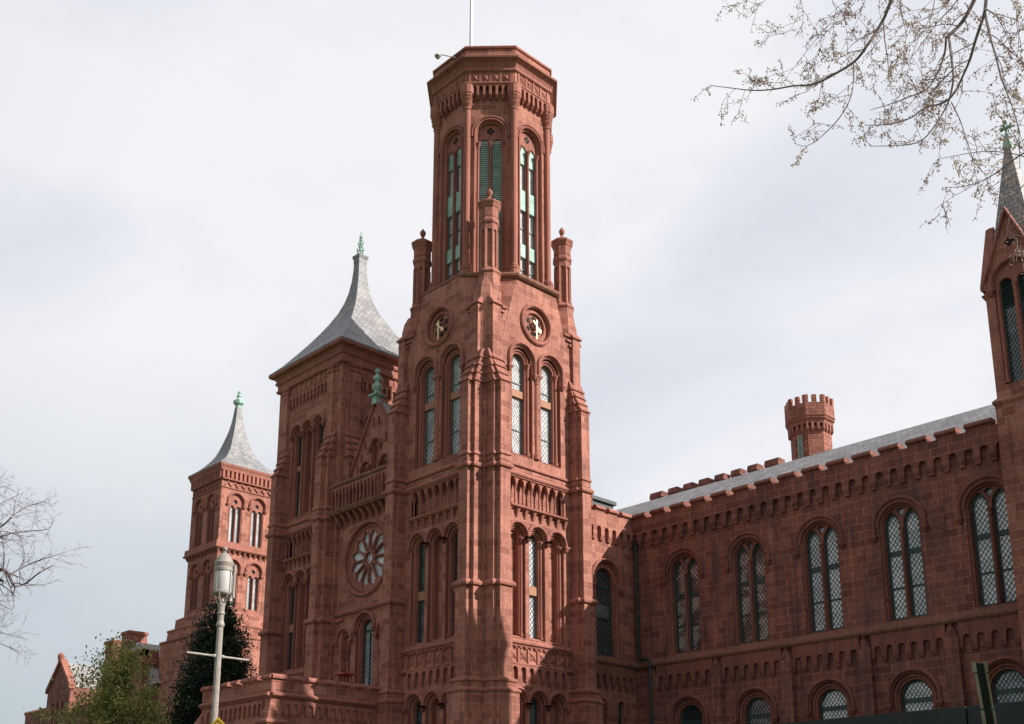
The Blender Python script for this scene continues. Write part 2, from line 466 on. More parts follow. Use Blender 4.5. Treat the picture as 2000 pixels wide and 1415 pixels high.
def corbel_row(mb, F, a0, a1, n, zb, zc, zt, c0, c1, fill=0.30, legs=0.22, pend=True):
    """arcaded corbel table: a slab with n round notches in its lower edge, a stepped corbel under each leg"""
    p = (a1 - a0) / n
    w = p * fill
    poly = [(a0, zt), (a0, zb)]
    for i in range(n):
        m = a0 + p * (i + .5)
        poly += [(m - w, zb)] + [(m - w * math.cos(math.pi * j / 6), zc - w + w * math.sin(math.pi * j / 6)) for j in range(7)] + [(m + w, zb)]
    poly += [(a1, zb), (a1, zt)]
    prism(mb, F, poly, c0, c1)
    if pend:
        for i in range(n + 1):
            m, h = a0 + p * i, p * (.5 - fill)
            l, r_ = max(a0, m - h), min(a1, m + h)
            frust(mb, F, (l + h * .25, r_ - h * .25, c0, c0 + (c1 - c0) * .55, zb - legs), (l, r_, c0, c1, zb - .01))
def band(mb, F, a0, a1, z, prof, c=0.0):
    """horizontal moulding; prof: (z above, out)"""
    rows = [[P(F, a0, z + dz, c + o), P(F, a1, z + dz, c + o)] for dz, o in prof]
    mb.grid(rows)
    mb.face([r[0] for r in rows][::-1]); mb.face([r[1] for r in rows])
ROLL = [(-.10, 0), (-.08, .08), (-.02, .09), (0, .14), (.07, .17), (.14, .14), (.17, .09), (.26, 0)]
SILL = [(-.08, 0), (-.07, .14), (.04, .17), (.12, .12), (.30, .0)]

def clip_line(poly, p, d):
    lo, hi = -1e9, 1e9
    n = len(poly)
    for i in range(n):
        a, b = poly[i], poly[(i + 1) % n]
        nx, ny = -(b[1] - a[1]), b[0] - a[0]      # inward for CCW
        den = nx * d[0] + ny * d[1]
        num = nx * (a[0] - p[0]) + ny * (a[1] - p[1])
        if abs(den) < 1e-9:
            if num > 0: return None
        elif den > 0: lo = max(lo, num / den)
        else: hi = min(hi, num / den)
    return (lo, hi) if hi - lo > 0.03 else None
def lattice(mb, F, poly, c, pitch=0.2, w=0.019, slope=1.35):
    a0, a1 = min(p[0] for p in poly), max(p[0] for p in poly)
    b0, b1 = min(p[1] for p in poly), max(p[1] for p in poly)
    for s in (1, -1):
        l = math.hypot(1, slope)
        d = (1 / l, s * slope / l)
        k = int((b1 - b0 + (a1 - a0) * slope) / (pitch * slope)) + 2
        for i in range(-k, k):
            p = ((a0 + a1) / 2, b0 + i * pitch * slope)
            t = clip_line(poly, p, d)
            if t:
                q0 = (p[0] + d[0] * t[0], p[1] + d[1] * t[0]); q1 = (p[0] + d[0] * t[1], p[1] + d[1] * t[1])
                nx, ny = -d[1] * w / 2, d[0] * w / 2
                pts = [(q0[0] + nx, q0[1] + ny), (q0[0] - nx, q0[1] - ny), (q1[0] - nx, q1[1] - ny), (q1[0] + nx, q1[1] + ny)]
                lo = [P(F, a, b, c) for a, b in pts]; hi = [P(F, a, b, c + .012 + .002 * s) for a, b in pts]
                mb.grid([lo, hi], True); mb.face(hi[::-1])

def window(parent, F, ac, r, z0, zs, c, pane=None, lead=None, frame=None, bars=(), fr=0.05, k=None, pitch=0.2, transom=None, head_pane=None, bw=0.05, label=None):
    """window > pane, lattice (+ transom).  z0 sill, zs springing, c plane of the glass"""
    pane, lead, frame = pane or PANE, lead or LEAD, frame or FRAME
    m = MB()
    o_, i_ = arch(ac, r, z0, zs, 12, k), arch(ac, r - fr, z0, zs, 12, k)
    skin(m, F, [(o_, c + .07), (i_, c + .07), (i_, c - .01)])
    box(m, F, ac - r, ac + r, z0, z0 + fr, c - .01, c + .072)
    for zb in bars:
        box(m, F, ac - r + .01, ac + r - .01, zb - bw / 2, zb + bw / 2, c - .01, c + .06)
    w = obj('window', m, frame, parent, label=label)
    g = MB(); pl = i_[:-1] + [i_[-1]]
    g.tri2d(F, [i_[1:-1] + [i_[-1], i_[0]] if False else [i_[-1]] + i_[:-1]], c)
    obj('pane', g, pane, w)
    if lead is not False:
        q = MB(); lattice(q, F, [i_[-1]] + i_[:-1], c + .02, pitch)
        obj('lattice', q, lead, w)
    if transom:
        t = MB(); box(t, F, ac - r, ac + r, transom[0], transom[1], c - .02, c + .16)
        obj('transom', t, TRANSOM, w)
    return w

def blindpanel(root, F, ac, r, z0, zs, c):
    b = MB(); B = arch(ac, r, z0, zs)
    b.tri2d(F, [[B[-1]] + B[:-1]], c)
    return obj('blind_panel', b, STONE, root)

def bay(trim, holes, F, ac, ro, ri, z0, zs, d1, d2, hd=None, col=0.0, drop=0.0):
    """round-headed recess of two orders cut in a wall, with jamb shafts and hood; returns nothing, adds its hole"""
    A, B = arch(ac, ro, z0, zs), arch(ac, ri, z0, zs)
    holes.append([A[-1]] + A[:-1])
    skin(trim, F, [(A, 0), (A, -d1), (B, -d1), (B, -d2)])
    frust(trim, F, (ac - ro, ac + ro, -d2 - .02, .02, z0 - .05), (ac - ro, ac + ro, -d2 - .02, -d1, z0 + .12))
    sweep(trim, F, head(ac, ro - .005, zs), rollprof(.055, -.07))
    sweep(trim, F, head(ac, (ro + ri) / 2, zs), rollprof(.06, -d1 + .03))
    if col:
        for s in (1, -1):
            colonnette(trim, F, ac + s * (ro + ri) / 2, z0 + .1, zs, col, -d1 + col * .6)
    if hd:
        hood(trim, F, ac, hd, zs, drop)

# ---------------------------------------------------------------- square towers of the north front
def arcade(parent, F, a0, a1, n, z0, z1, d, name='blind_arcade', proud=0.02):
    """row of little arches on colonnettes in front of a recess, on a bracketed shelf"""
    t = MB()
    p = (a1 - a0) / n
    corbel_row(t, F, a0, a1, n, z1 - p * .62, z1 - .03, z1 + .06, -d * .75, proud, .38, pend=False)
    for i in range(n + 1):
        a = min(max(a0 + p * i, a0 + .05), a1 - .05)
        colonnette(t, F, a, z0, z1 - p * .6, .052, -d * .35, 7, 2.1)
    band(t, F, a0 - .02, a1 + .02, z0 - .06, [(-.12, -.1), (-.1, .12), (-.02, .24), (.08, .26), (.1, .2), (.1, -.32)])
    for i in range(n + 1):
        a = a0 + p * i
        frust(t, F, (a - .05, a + .05, 0, .05, z0 - .55), (a - .09, a + .09, 0, .2, z0 - .17))
    b = MB()
    box(b, F, a0 - .01, a1 + .01, z0, z1 + .05, -d - .1, -d)
    o = obj(name, t, TRIM, parent)
    obj('back_panel', b, STONE, o)
    return o

def xpanels(t, F, a0, a1, n, z0, z1, c=0.0, h=.1, fr=.06):
    """frieze of square panels, each a shallow four-sided point"""
    p = (a1 - a0) / n
    for i in range(n):
        l, r_ = a0 + i * p + fr, a0 + (i + 1) * p - fr
        m, zm = (l + r_) / 2, (z0 + z1) / 2
        b, q = z0 + fr, z1 - fr
        ap = P(F, m, zm, c + h)
        cs = [P(F, l, b, c - .02), P(F, r_, b, c - .02), P(F, r_, q, c - .02), P(F, l, q, c - .02)]
        md = [P(F, m, b, c - .09), P(F, r_, zm, c - .09), P(F, m, q, c - .09), P(F, l, zm, c - .09)]
        for j in range(4):
            t.face([cs[j], md[j], ap]); t.face([md[j], cs[(j + 1) % 4], ap])
    for i in range(n + 1):
        box(t, F, a0 + i * p - fr, a0 + i * p + fr, z0, z1, c - .1, c + .05)

def corner_plan(X, Y, sx, sy, po, pi, half=None, s=1.0, o0=.35, o1=1.0, i0=.15, i1=1.12):
    A = [(-i1, .0), (-i1, pi), (-o1, pi), (-o1, po), (-o0, po), (-o0, pi), (-i0, pi)]
    B = [(b, a) for a, b in reversed(A)]
    # local (x outward, y outward): A runs along the y-face, B along the x-face
    if half == 'y':
        pts = A[:-1] + [(-o0 + .2, pi), (-o0 + .2, -.2), (-i1, -.2)]
    else:
        pts = A + [(-i0, -i0)] + B + [(-.7, -.7)]
    return [(X + sx * a, Y + sy * b) for a, b in pts]

def buttress(parent, X, Y, sx, sy, half=None, top=24.0, kw=None):
    kw = kw or {}
    m = MB()
    plan = corner_plan(X, Y, sx, sy, .77, .5, half, **kw)
    loft(m, plan, [(0, .3), (8.75, .3), (8.87, .19), (9.22, .19), (9.34, .07), (13.6, .07)], False)
    loft(m, plan, [(13.9, .0), (19.45, 0.0)], False)
    loft(m, plan, [(19.8, .0), (20.2, -.02), (top - .05, -.02)], True)
    o = obj('buttress', m, STONE, parent)
    for prof in ([(13.6 + dz, .07 + d) for dz, d in ((0, 0), (.05, .10), (.14, .13), (.21, .12), (.30, .03), (.36, -.04))],
                 [(19.45 + dz, d) for dz, d in ((0, 0), (.05, .10), (.14, .13), (.21, .12), (.30, .03), (.36, -.04))],
                 [(20.1, -.04), (20.13, .05), (20.2, .05), (20.34, -.03)],
                 [(8.62, .3), (8.66, .36), (8.75, .36), (8.9, .18)],
                 [(9.1, .19), (9.14, .25), (9.22, .25), (9.37, .06)]):
        t = MB()
        loft(t, plan, prof, True, True)
        obj('string_course', t, TRIM, o)
    # stepped weatherings
    for k, (po, pi) in enumerate(((.77, .5), (.58, .40), (.40, .30), (.24, .2))):
        t = MB()
        zt = top + .44 * k
        pl = corner_plan(X, Y, sx, sy, po, pi, half, **kw)
        pn = corner_plan(X, Y, sx, sy, max(po - .26, .06), max(pi - .16, .05), half, **kw)
        ar1 = sum(pl[i][0] * pl[(i + 1) % len(pl)][1] - pl[(i + 1) % len(pl)][0] * pl[i][1] for i in range(len(pl)))
        loft(t, pl, ([(zt - .5, -.02)] if k else []) + [(zt - .09, -.01), (zt - .07, .045), (zt + .0, .05)], False, True)
        q = pl if ar1 > 0 else pl[::-1]
        q2 = pn if ar1 > 0 else pn[::-1]
        t.grid([[(x, y, zt) for x, y in q], [(x, y, zt + .42) for x, y in q2]], True)
        obj('weathering', t, TRIM, o)
    return o

def lower_face(root, F, c, pat, low, sp=1.36, aw=1.96, sw=2.95, na=7):
    """storeys below 20 m; returns holes for the wall"""
    holes, t = [], MB()
    for i, k in enumerate(pat):
        ac = c + (i - 1) * sp
        bay(t, holes, F, ac, .56, .33, 11.5, 16.55, .22, .5, .60, .06, drop=0)
        if k == 'g':
            window(root, F, ac, .33, 11.55, 16.55, -.48, PANEB if low == 'dim' else PANEW, LEAD, FRAME if low == 'dim' else FRAMEG, pitch=.2, transom=(13.8, 14.25))
        bay(t, holes, F, ac, .56, .33, 5.0, 8.4, .22, .5, .60, .06, drop=0)
        if k != 'g':
            blindpanel(root, F, ac, .33, 11.5, 16.55, -.5); blindpanel(root, F, ac, .33, 5.0, 8.4, -.5)
        if k == 'g':
            window(root, F, ac, .33, 5.05, 8.4, -.48, PANEB, LEAD, FRAME, pitch=.2)
    if t.v: obj('arch_surround', t, TRIM, root)
    cr_ = MB()
    corbel_row(cr_, F, c - 1.9, c + 1.9, 7, 9.6, 10.08, 10.16, 0.005, .16, .3, .2)
    obj('corbel_table', cr_, TRIM, root)
    b = MB()
    band(b, F, c - sw, c + sw, 10.16, [(-.06, 0), (-.04, .14), (.04, .19), (.1, .15), (.14, .02)])
    xpanels(b, F, c - 1.98, c + 1.98, 6, 10.32, 10.98, .02, .1)
    for i in range(12):
        box(b, F, c - 1.9 + i * .333, c - 1.75 + i * .333, 10.98, 11.06, 0, .09)
    band(b, F, c - sw, c + sw, 11.18, [(-.14, .0), (-.12, .1), (-.02, .14), (0, .2), (.08, .21), (.12, .12), (.34, -.1)])
    obj('panel_frieze', b, TRIM, root)
    holes.append(rect(c - aw, c + aw, 18.02, 19.5))
    arcade(root, F, c - aw, c + aw, na, 18.02, 19.5, .32)
    s = MB()
    band(s, F, c - sw, c + sw, 19.58, ROLL)
    band(s, F, c - sw, c + sw, 20.12, [(-.04, .02), (-.02, .09), (.05, .1), (.7, -.45)])
    obj('string_course', s, TRIM, root)
    return holes

def clock(root, F, a, z, hour):
    """open stone dial: ringed roundel pierced by quatrefoils, two gilt hands"""
    m = MB()
    sweep(m, F, circ(a, z, .93, 32), [(0, -.18), (.0, .06), (.05, .13), (.12, .15), (.19, .1), (.22, 0)], True)
    sweep(m, F, circ(a, z, .66, 32), [(0, -.16), (.0, -.08), (.04, -.04), (.1, -.06), (.27, -.12), (.27, -.18)], True)
    sweep(m, F, circ(a, z, .17, 16), [(-.02, -.16), (0, -.06), (.04, -.06), (.06, -.16)], True)
    for i in range(8):
        t = math.pi * 2 * i / 8 + math.pi / 8
        ca, cb = a + .44 * math.cos(t), z + .44 * math.sin(t)
        box(m, F, ca - .02, ca + .02, cb - .02, cb + .02, -.16, -.1)
    o = obj('clock_dial', m, TRIM, root)
    h = MB()
    for i in range(6):
        t = math.pi * 2 * i / 6 + math.pi / 6
        ca, cb = a + .43 * math.cos(t), z + .43 * math.sin(t)
        for j in range(4):
            u = math.pi / 2 * j + t
            h.tri2d(F, [circ(ca + .075 * math.cos(u), cb + .075 * math.sin(u), .075, 8)], -.153 + .001 * j)
    h.tri2d(F, [circ(a, z, .11, 12)], -.15)
    obj('dial_opening', h, DARK, o)
    for nm, ang, ln, w in (('minute_hand', -math.pi / 2, .82, .048), ('hour_hand', hour, .50, .055)):
        q = MB()
        ca, sa = math.cos(ang), math.sin(ang)
        pts = [(-.28, -w * .8), (0, -w * 1.1), (ln * .6, -w * .8)]
        if nm == 'hour_hand':
            pts += [(ln * .62, -w * 2), (ln * .85, -w * 2), (ln, 0), (ln * .85, w * 2), (ln * .62, w * 2)]
        else:
            pts += [(ln, -w * .45), (ln, w * .45)]
        pts += [(ln * .6, w * .8), (0, w * 1.1), (-.28, w * .8)]
        prism(q, F, [(a + x * ca - y * sa, z + x * sa + y * ca) for x, y in pts], (.02 if nm[0] == 'h' else .06), (.05 if nm[0] == 'h' else .09), True)
        obj(nm, q, GOLD, o)

def pinnacle(root, c, name='pinnacle'):
    m, s = MB(), MB()
    loft(s, ngon(c, .70), [(28.2, -.02), (29.3, -.02), (29.9, -.09), (30.28, -.10)], True)
    loft(m, ngon(c, .62), [(30.22, 0), (30.3, .03), (30.38, 0), (30.55, -.13), (30.6, -.2)], True, True)
    # shaft of eight ribs with sunk panels
    loft(s, ngon(c, .40), [(30.5, 0), (33.1, 0)], False)
    for i in range(8):
        t = R(22.5 + 45 * i)
        loft(m, ngon((c[0] + .42 * math.cos(t), c[1] + .42 * math.sin(t)), .085, 4, 22.5 + 45 * i), [(30.55, .02), (30.7, 0), (32.75, 0)], False)
        F = FA(c, R(45 * i), .44)
        h = .182
        poly = [(-h, 33.1), (-h, 32.6)] + [(-.12 * math.cos(math.pi * j / 6), 32.62 + .12 * math.sin(math.pi * j / 6)) for j in range(7)] + [(h, 32.6), (h, 33.1)]
        prism(m, F, poly, -.06, 0)
        F2 = FA(c, R(45 * i), .455)
        s.tri2d(F2, [rect(-.075, .075, 33.55, 33.86)], .012)
        F3 = FA(c, R(45 * i), .46)
        wall(m, F3, rect(-.19, .19, 33.45, 34.02), [[(-.075, 33.55), (.075, 33.55)] + [(.075 * math.cos(math.pi * j / 6), 33.82 + .075 * math.sin(math.pi * j / 6)) for j in range(7)]])
    loft(m, ngon(c, .46), [(33.05, 0), (33.12, .07), (33.22, .09), (33.32, .07), (33.45, .0)], True, True)
    loft(s, ngon(c, .44), [(33.4, 0), (34.05, 0)], False)
    loft(m, ngon(c, .49), [(33.98, 0), (34.05, .05), (34.2, .1), (34.26, .14), (34.36, .15), (34.4, .08), (34.56, -.14), (34.72, -.33)], True, True)
    lathe(m, c, [(.15, 34.6), (.1, 34.72), (.075, 34.85), (.12, 34.9), (.165, 35.02), (.16, 35.14), (.09, 35.22), (.05, 35.24), (.06, 35.3), (0, 35.33)], 12)
    o = obj(name, s, STONE, root)
    obj('pinnacle_moulding', m, TRIM, o)
    return o

def upper_pier(root, X, Y, sx, sy):
    """pier over the buttress: chamfered corner between two gableted pilasters"""
    m, t = MB(), MB()
    def T(pts): return [(X + sx * a, Y + sy * b) for a, b in pts]
    body = [(-1.6, -.02), (-.9, -.02), (-.9, .17), (-.36, .17), (-.36, .0), (.0, -.36), (.17, -.36), (.17, -.9), (-.02, -.9), (-.02, -1.6), (-1.2, -1.2)]
    loft(m, T(body), [(24.6, 0), (28.3, 0)], True)
    # gablets: little gabled caps leaning back on each pilaster
    for ax in (0, 1):
        for (a0, a1) in ((-.94, -.33),):
            pts0 = [(a0, .2), (a1, .2), (a1, -.3), (a0, -.3)]
            rows = []
            for z, o in ((28.22, .0), (28.26, .06), (28.34, .06)):
                rows.append([(a - (o if a == a0 else -o), b + (o if b > 0 else 0), z) for a, b in pts0])
            top = [(a0, -.25, 28.78), (a1, -.25, 28.95), (a1, -.3, 28.95), (a0, -.3, 28.78)]
            rows.append(top)
            rows = [[((X + sx * b, Y + sy * a, z) if ax else (X + sx * a, Y + sy * b, z)) for a, b, z in r] for r in rows]
            t.grid(rows, True); t.face(rows[0]); t.face(rows[-1])
    # octagonal neck up to the pinnacle
    body2 = [(-1.35, -.35), (-1.0, -.04), (-.37, -.01), (-.01, -.37), (-.04, -1.0), (-.35, -1.35), (-1.1, -1.1)]
    loft(m, T(body2), [(28.2, 0), (28.9, -.02), (29.4, -.12), (29.8, -.3)], True)
    for i, (l, z) in enumerate(((.55, 28.3), (.36, 28.02), (.18, 27.76))):
        for ax in (0, 1):
            q = [(-.9 - l, .0), (-.9, .0), (-.9, .09), (-.9 - l, .09)]
            if ax: q = [(b, a) for a, b in q]
            loft(t, T(q), [(z, 0), (z + .13, 0)], True, True)
    o = obj('corner_pier', m, STONE, root)
    obj('gablet', t, TRIM, o)

TX, TY, TH = -37.42, 34.08, 3.55
TC = (TX - TH, TY + TH)
OC = (-40.88, 37.72)
flag = thing('flag_tower', (TC[0], TC[1], 0), 'tall red sandstone clock tower with an octagonal top, square base and corner pinnacles', 'tower')
FR_, FS_ = FX(TX), FY(TY)
for F, c, pat, upp in ((FS_, TC[0], 'gbg', 'dim'), (FR_, TC[1], 'bgb', 'lit')):
    holes = lower_face(flag, F, c, pat, upp)
    t = MB()
    for s in (-1, 1):
        ac = c + s * 1.03
        bay(t, holes, F, ac, .76, .45, 20.75, 25.85, .24, .52, .82, .075, drop=.55)
        window(flag, F, ac, .45, 20.85, 25.85, -.5, PANE if upp == 'dim' else PANEW, LEAD if upp == 'dim' else LEADL, FRAMEG, pitch=.2, bars=(22.2, 24.75), transom=(23.95, 24.32))
        if s > 0:
            colonnette(t, F, c, 20.75, 25.3, .1, .0, 8)
    obj('arch_surround', t, TRIM, flag)
    holes.append(circ(c, 28.15, .93, 32))
    w = MB()
    k = OC[1] if F is FR_ else OC[0]
    wall(w, F, [(c - TH, 0), (c + TH, 0), (c + TH, 22.5), (k + 1.44, 30.4), (k - 1.44, 30.4), (c - TH, 22.5)], holes)
    w.tri2d(F, [circ(c, 28.15, .95, 24)], -.17)
    obj('wall', w, STONE, flag)
    clock(flag, F, c, 28.15, R(-44))
w = MB()
for F, c in ((FXM(TX - 2 * TH), -TC[1]), (FYP(TY + 2 * TH), -TC[0])):
    k = -OC[1] if c == -TC[1] else -OC[0]
    wall(w, F, [(c - TH, 0), (c + TH, 0), (c + TH, 22.5), (k + 1.44, 30.4), (k - 1.44, 30.4), (c - TH, 22.5)])
for sx, sy in ((1, -1), (1, 1), (-1, -1), (-1, 1)):       # broaches
    X, Y = TC[0] + sx * TH, TC[1] + sy * TH
    w.face([(X, Y, 22.5), (OC[0] + sx * 1.44, Y, 30.4), (X, OC[1] + sy * 1.44, 30.4)])
obj('wall', w, STONE, flag)
for X, Y, sx, sy in ((TX, TY, 1, -1), (TX, TY + 2 * TH, 1, 1), (TX - 2 * TH, TY, -1, -1)):
    buttress(flag, X, Y, sx, sy)
for sx, sy in ((1, -1), (1, 1), (-1, -1), (-1, 1)):
    upper_pier(flag, TC[0] + sx * TH, TC[1] + sy * TH, sx, sy)
    pinnacle(flag, (OC[0] + sx * 2.74, OC[1] + sy * 2.74))
# ledge under the octagon
t = MB()
loft(t, ngon(OC, 3.82), [(30.3, -.03), (30.34, .06), (30.42, .14), (30.52, .15), (30.6, .1), (30.9, -.4)], True)
obj('ledge', t, MOSSY, flag)
# octagonal shaft
AP = 3.02
HW = AP * math.tan(R(22.5))
oc_w, oc_t = MB(), MB()
for kf in range(8):
    ang = R(45 * kf)
    F = FA(OC, ang, AP)
    A = arch(0, .80, 30.85, 39.25)
    wall(oc_w, F, rect(-HW, HW, 30.5, 42.2), [[A[-1]] + A[:-1]])
    A2 = arch(0, .70, 30.85, 39.25)
    skin(oc_t, F, [(A, 0), (A, -.1), (A2, -.14), (A2, -.26)])
    sweep(oc_t, F, arch(0, .86, 30.9, 39.25), rollprof(.06, .02))
    sweep(oc_t, F, head(0, .95, 39.25, drop=.2), [(0, 0), (0, .05), (.04, .09), (.1, .07), (.1, 0)])
    hl = []
    for s in (-1, 1):
        B = arch(s * .355, .295, 30.85, 38.75)
        hl.append([B[-1]] + B[:-1])
        skin(oc_t, F, [(B, -.26), (B, -.48)])
        for q in ((s * .66,) if s < 0 else (.66, 0.0)):
            colonnette(oc_t, F, q, 30.85, 38.75, .06, -.17, 8, 2.3)
    wall(oc_t, F, [A2[-1]] + A2[:-1], hl, -.26)
    oc_q = MB()
    for j in range(4):
        u = math.pi / 2 * j
        oc_q.tri2d(F, [circ(.125 * math.cos(u), 39.53 + .125 * math.sin(u), .095, 10)], -.255 + .001 * j)
    obj('quatrefoil', oc_q, DARK, flag)
    frust(oc_t, F, (-.8, .8, -.5, .03, 30.7), (-.8, .8, -.5, -.2, 30.98))
    for s in (-1, 1):
        ac = s * .355
        full = kf == 7
        lv = MB()
        segs = [(30.95, 39.05)] if full else [(38.0, 39.05), (35.1, 36.3), (32.3, 33.05)]
        if full:
            z = 30.95
            while z < 38.98:
                hw_ = .265 if z < 38.75 else math.sqrt(max(.0, .265 ** 2 - (z - 38.75) ** 2))
                if hw_ > .04:
                    lv.grid([[P(F, ac - hw_, z, -.27), P(F, ac + hw_, z, -.27)], [P(F, ac - hw_, z + .13, -.37), P(F, ac + hw_, z + .13, -.37)]])
                    lv.grid([[P(F, ac - hw_, z, -.27), P(F, ac + hw_, z, -.27)], [P(F, ac - hw_, z - .012, -.28), P(F, ac + hw_, z - .012, -.28)]])
                z += .115
            B = arch(ac, .27, 30.9, 38.75)
            lv.tri2d(F, [[B[-1]] + B[:-1]], -.43)
            obj('louver', lv, LOUVER, flag)
        else:
            box(lv, F, ac - .292, ac + .292, 35.1, 36.3, -.44, -.27)
            obj('spandrel_panel', lv, COPPER, flag); lv = MB()
            box(lv, F, ac - .292, ac + .292, 32.3, 33.05, -.44, -.27)
            obj('spandrel_panel', lv, COPPER, flag); lv = MB()
            B = arch(ac, .29, 37.95, 38.75)
            prism(lv, F, [B[-1]] + B[:-1], -.44, -.33)
            obj('spandrel_panel', lv, COPPER, flag)
            wn = MB()
            B, B2 = arch(ac, .295, 30.9, 38.75), arch(ac, .255, 30.9, 38.75)
            skin(wn, F, [(B, -.38), (B2, -.38), (B2, -.44)])
            for zz in (34.05, 31.6):
                box(wn, F, ac - .25, ac + .25, zz - .03, zz + .03, -.44, -.38)
            o = obj('window', wn, FRAMEG, flag)
            g = MB(); g.tri2d(F, [[B2[-1]] + B2[:-1]], -.445); obj('pane', g, PANE, o)
obj('shaft', oc_w, STONE, flag)
obj('tracery', oc_t, TRIM, flag)
for kf in range(8):
    t = MB()
    a = R(22.5 + 45 * kf)
    c = (OC[0] + 3.30 * math.cos(a), OC[1] + 3.30 * math.sin(a))
    lathe(t, c, [(.33, 30.5), (.33, 30.95), (.27, 31.0), (.31, 31.07), (.31, 31.14), (.24, 31.2), (.26, 31.26), (.185, 31.34), (.185, 40.62), (.23, 40.66), (.2, 40.74), (.22, 40.8), (.33, 41.0), (.26, 41.08), (.36, 41.25), (.31, 41.3), (.38, 41.42), (.38, 41.5), (.42, 41.55), (.42, 41.7), (.42, 42.05)], 12)
    obj('column', t, TRIM, flag, smooth=False)
OCT = ngon(OC, 3.27)
for kf in range(8):
    F = FA(OC, R(45 * kf), AP)
    t = MB(); corbel_row(t, F, -1.03, 1.03, 6, 41.45, 42.02, 42.12, .0, .30, .3, .18); obj('corbel_table', t, TRIM, flag)
    t = MB(); xpanels(t, F, -1.12, 1.12, 4, 42.2, 42.86, .24, .1, .06); obj('panel_frieze', t, TRIM, flag)
t = MB()
loft(t, OCT, [(42.05, .1), (42.08, .24), (42.9, .24)], False, True)
obj('frieze_backing', t, STONE, flag)
for prof in ([(42.06, .2), (42.09, .33), (42.15, .36), (42.2, .33), (42.24, .2)],
             [(42.84, .2), (42.88, .30), (42.94, .37), (43.02, .35), (43.06, .26), (43.2, .29), (43.4, .40), (43.5, .54), (43.54, .64), (43.64, .66), (43.7, .6), (43.84, .28)]):
    t = MB(); loft(t, OCT, prof, True, True); obj('cornice', t, TRIM, flag)
t = MB(); loft(t, OCT, [(43.8, .27), (44.36, .25)], False); o = obj('parapet', t, STONE, flag)
t = MB(); loft(t, OCT, [(44.34, .25), (44.36, .33), (44.44, .35), (44.5, .33), (44.5, .0)], True, True); obj('coping', t, TRIM, o)

m = MB()
pp = (-41.68, 36.70)
lathe(m, pp, [(.16, 44.2), (.13, 44.7), (.10, 47), (.09, 53.4), (.06, 58), (.05, 60)], 12)
lathe(m, pp, [(.0, 59.9), (.12, 60), (.16, 60.15), (.1, 60.3), (0, 60.33)], 10)
lathe(m, pp, [(.22, 44.2), (.24, 44.6), (.17, 44.75), (.14, 44.8)], 12)
obj('flagpole', m, WHITE, None, 'white flagpole standing on top of the octagonal clock tower', 'flagpole', loc=(pp[0], pp[1], 44.2), smooth=True)

def tube(mb, pts, rad, n=6):
    pts = [Vector(p) for p in pts]
    rows = []
    for i, p in enumerate(pts):
        d = (pts[min(i + 1, len(pts) - 1)] - pts[max(i - 1, 0)]).normalized()
        a = d.orthogonal().normalized() if abs(d.z) > .95 else Vector((0, 0, 1)).cross(d).normalized()
        b = d.cross(a)
        r = rad[i] if isinstance(rad, (list, tuple)) else rad
        rows.append([p + (a * math.cos(6.28318 * k / n) + b * math.sin(6.28318 * k / n)) * r for k in range(n)])
    mb.grid(rows, True)
    mb.face(rows[0][::-1]); mb.face(rows[-1])
def at(px, py, d):
    """point d metres deep along the view through photo pixel px, py"""
    r = fw + rt * ((px - 1000) / FPX) - up * ((py - 1119.5) / FPX)
    return CAM + r * d

fl = thing('floodlight', (-43.3, 36.4, 44.5), 'small bell floodlight on a thin arm at the left rim of the octagonal tower top', 'lamp')
m = MB()
d0 = 57.6
q = at(855, 106, d0)
tube(m, [at(890, 113, 57.9), q], .025, 5)
tube(m, [q, q + Vector((0, 0, .12))], .02, 5)
obj('arm', m, STEEL, fl)
m = MB()
lathe(m, (q.x, q.y), [(.03, q.z + .02), (.06, q.z - .04), (.17, q.z - .1), (.17, q.z - .14), (.11, q.z - .17), (.09, q.z - .26), (0, q.z - .3)], 10)
obj('lamp_head', m, STEEL, fl, smooth=True)

# ---------------------------------------------------------------- campanile with the concave slate roof
CX0, CX1, CY0 = -56.2, -49.6, 34.08
CC = (CX0 + CX1) / 2
CYC = CY0 + 3.3
camp = thing('bell_tower', (CC, CYC, 0), 'square red sandstone tower under a tall grey concave slate roof, left of the rose window', 'tower')
KW = dict(o0=.62, o1=1.22, i0=.30, i1=1.34)
def camp_upper(root, F, c, wide, pat, dz=0.0, sp=1.12):
    holes, t = [], MB()
    for i, k in enumerate(pat):
        ac = c + (i - 1) * sp
        bay(t, holes, F, ac, .50, .30, 20.6, 25.75, .2, .46, .54, .055)
        if k == 'g':
            window(root, F, ac, .30, 20.7, 25.75, -.44, PANEB, LEAD, FRAME, pitch=.18, transom=(23.55, 23.85))
        else:
            blindpanel(root, F, ac, .30, 20.6, 25.75, -.46)
    obj('arch_surround', t, TRIM, root)
    t = MB()
    corbel_row(t, F, c - wide, c + wide, 11, 27.75, 28.2, 28.32, 0, .14, .3, .12)
    band(t, F, c - wide - .2, c + wide + .2, 28.38, [(-.06, 0), (-.04, .14), (.06, .17), (.12, .05)])
    xpanels(t, F, c - wide, c + wide, 8, 28.5, 29.0, .0, -.05, .07)
    obj('corbel_table', t, TRIM, root)
    return holes
for F, c, pat, low in ((FY(CY0), CC, 'gbg', 'dim'), (FX(CX1), CYC, 'gbg', 'dim')):
    fr = F[1].x > .5
    if fr:
        holes = lower_face(camp, F, c, pat, low, 1.16, 1.63, 2.7, 7)
    else:
        holes = []
        t = MB(); band(t, F, c - 2.8, c + 2.8, 19.58, ROLL); obj('string_course', t, TRIM, camp)
    holes += camp_upper(camp, F, c, 2.05 if fr else 1.95, pat)
    w = MB()
    wall(w, F, rect(c - 3.3, c + 3.3, 0, 29.1), holes)
    obj('wall', w, STONE, camp)
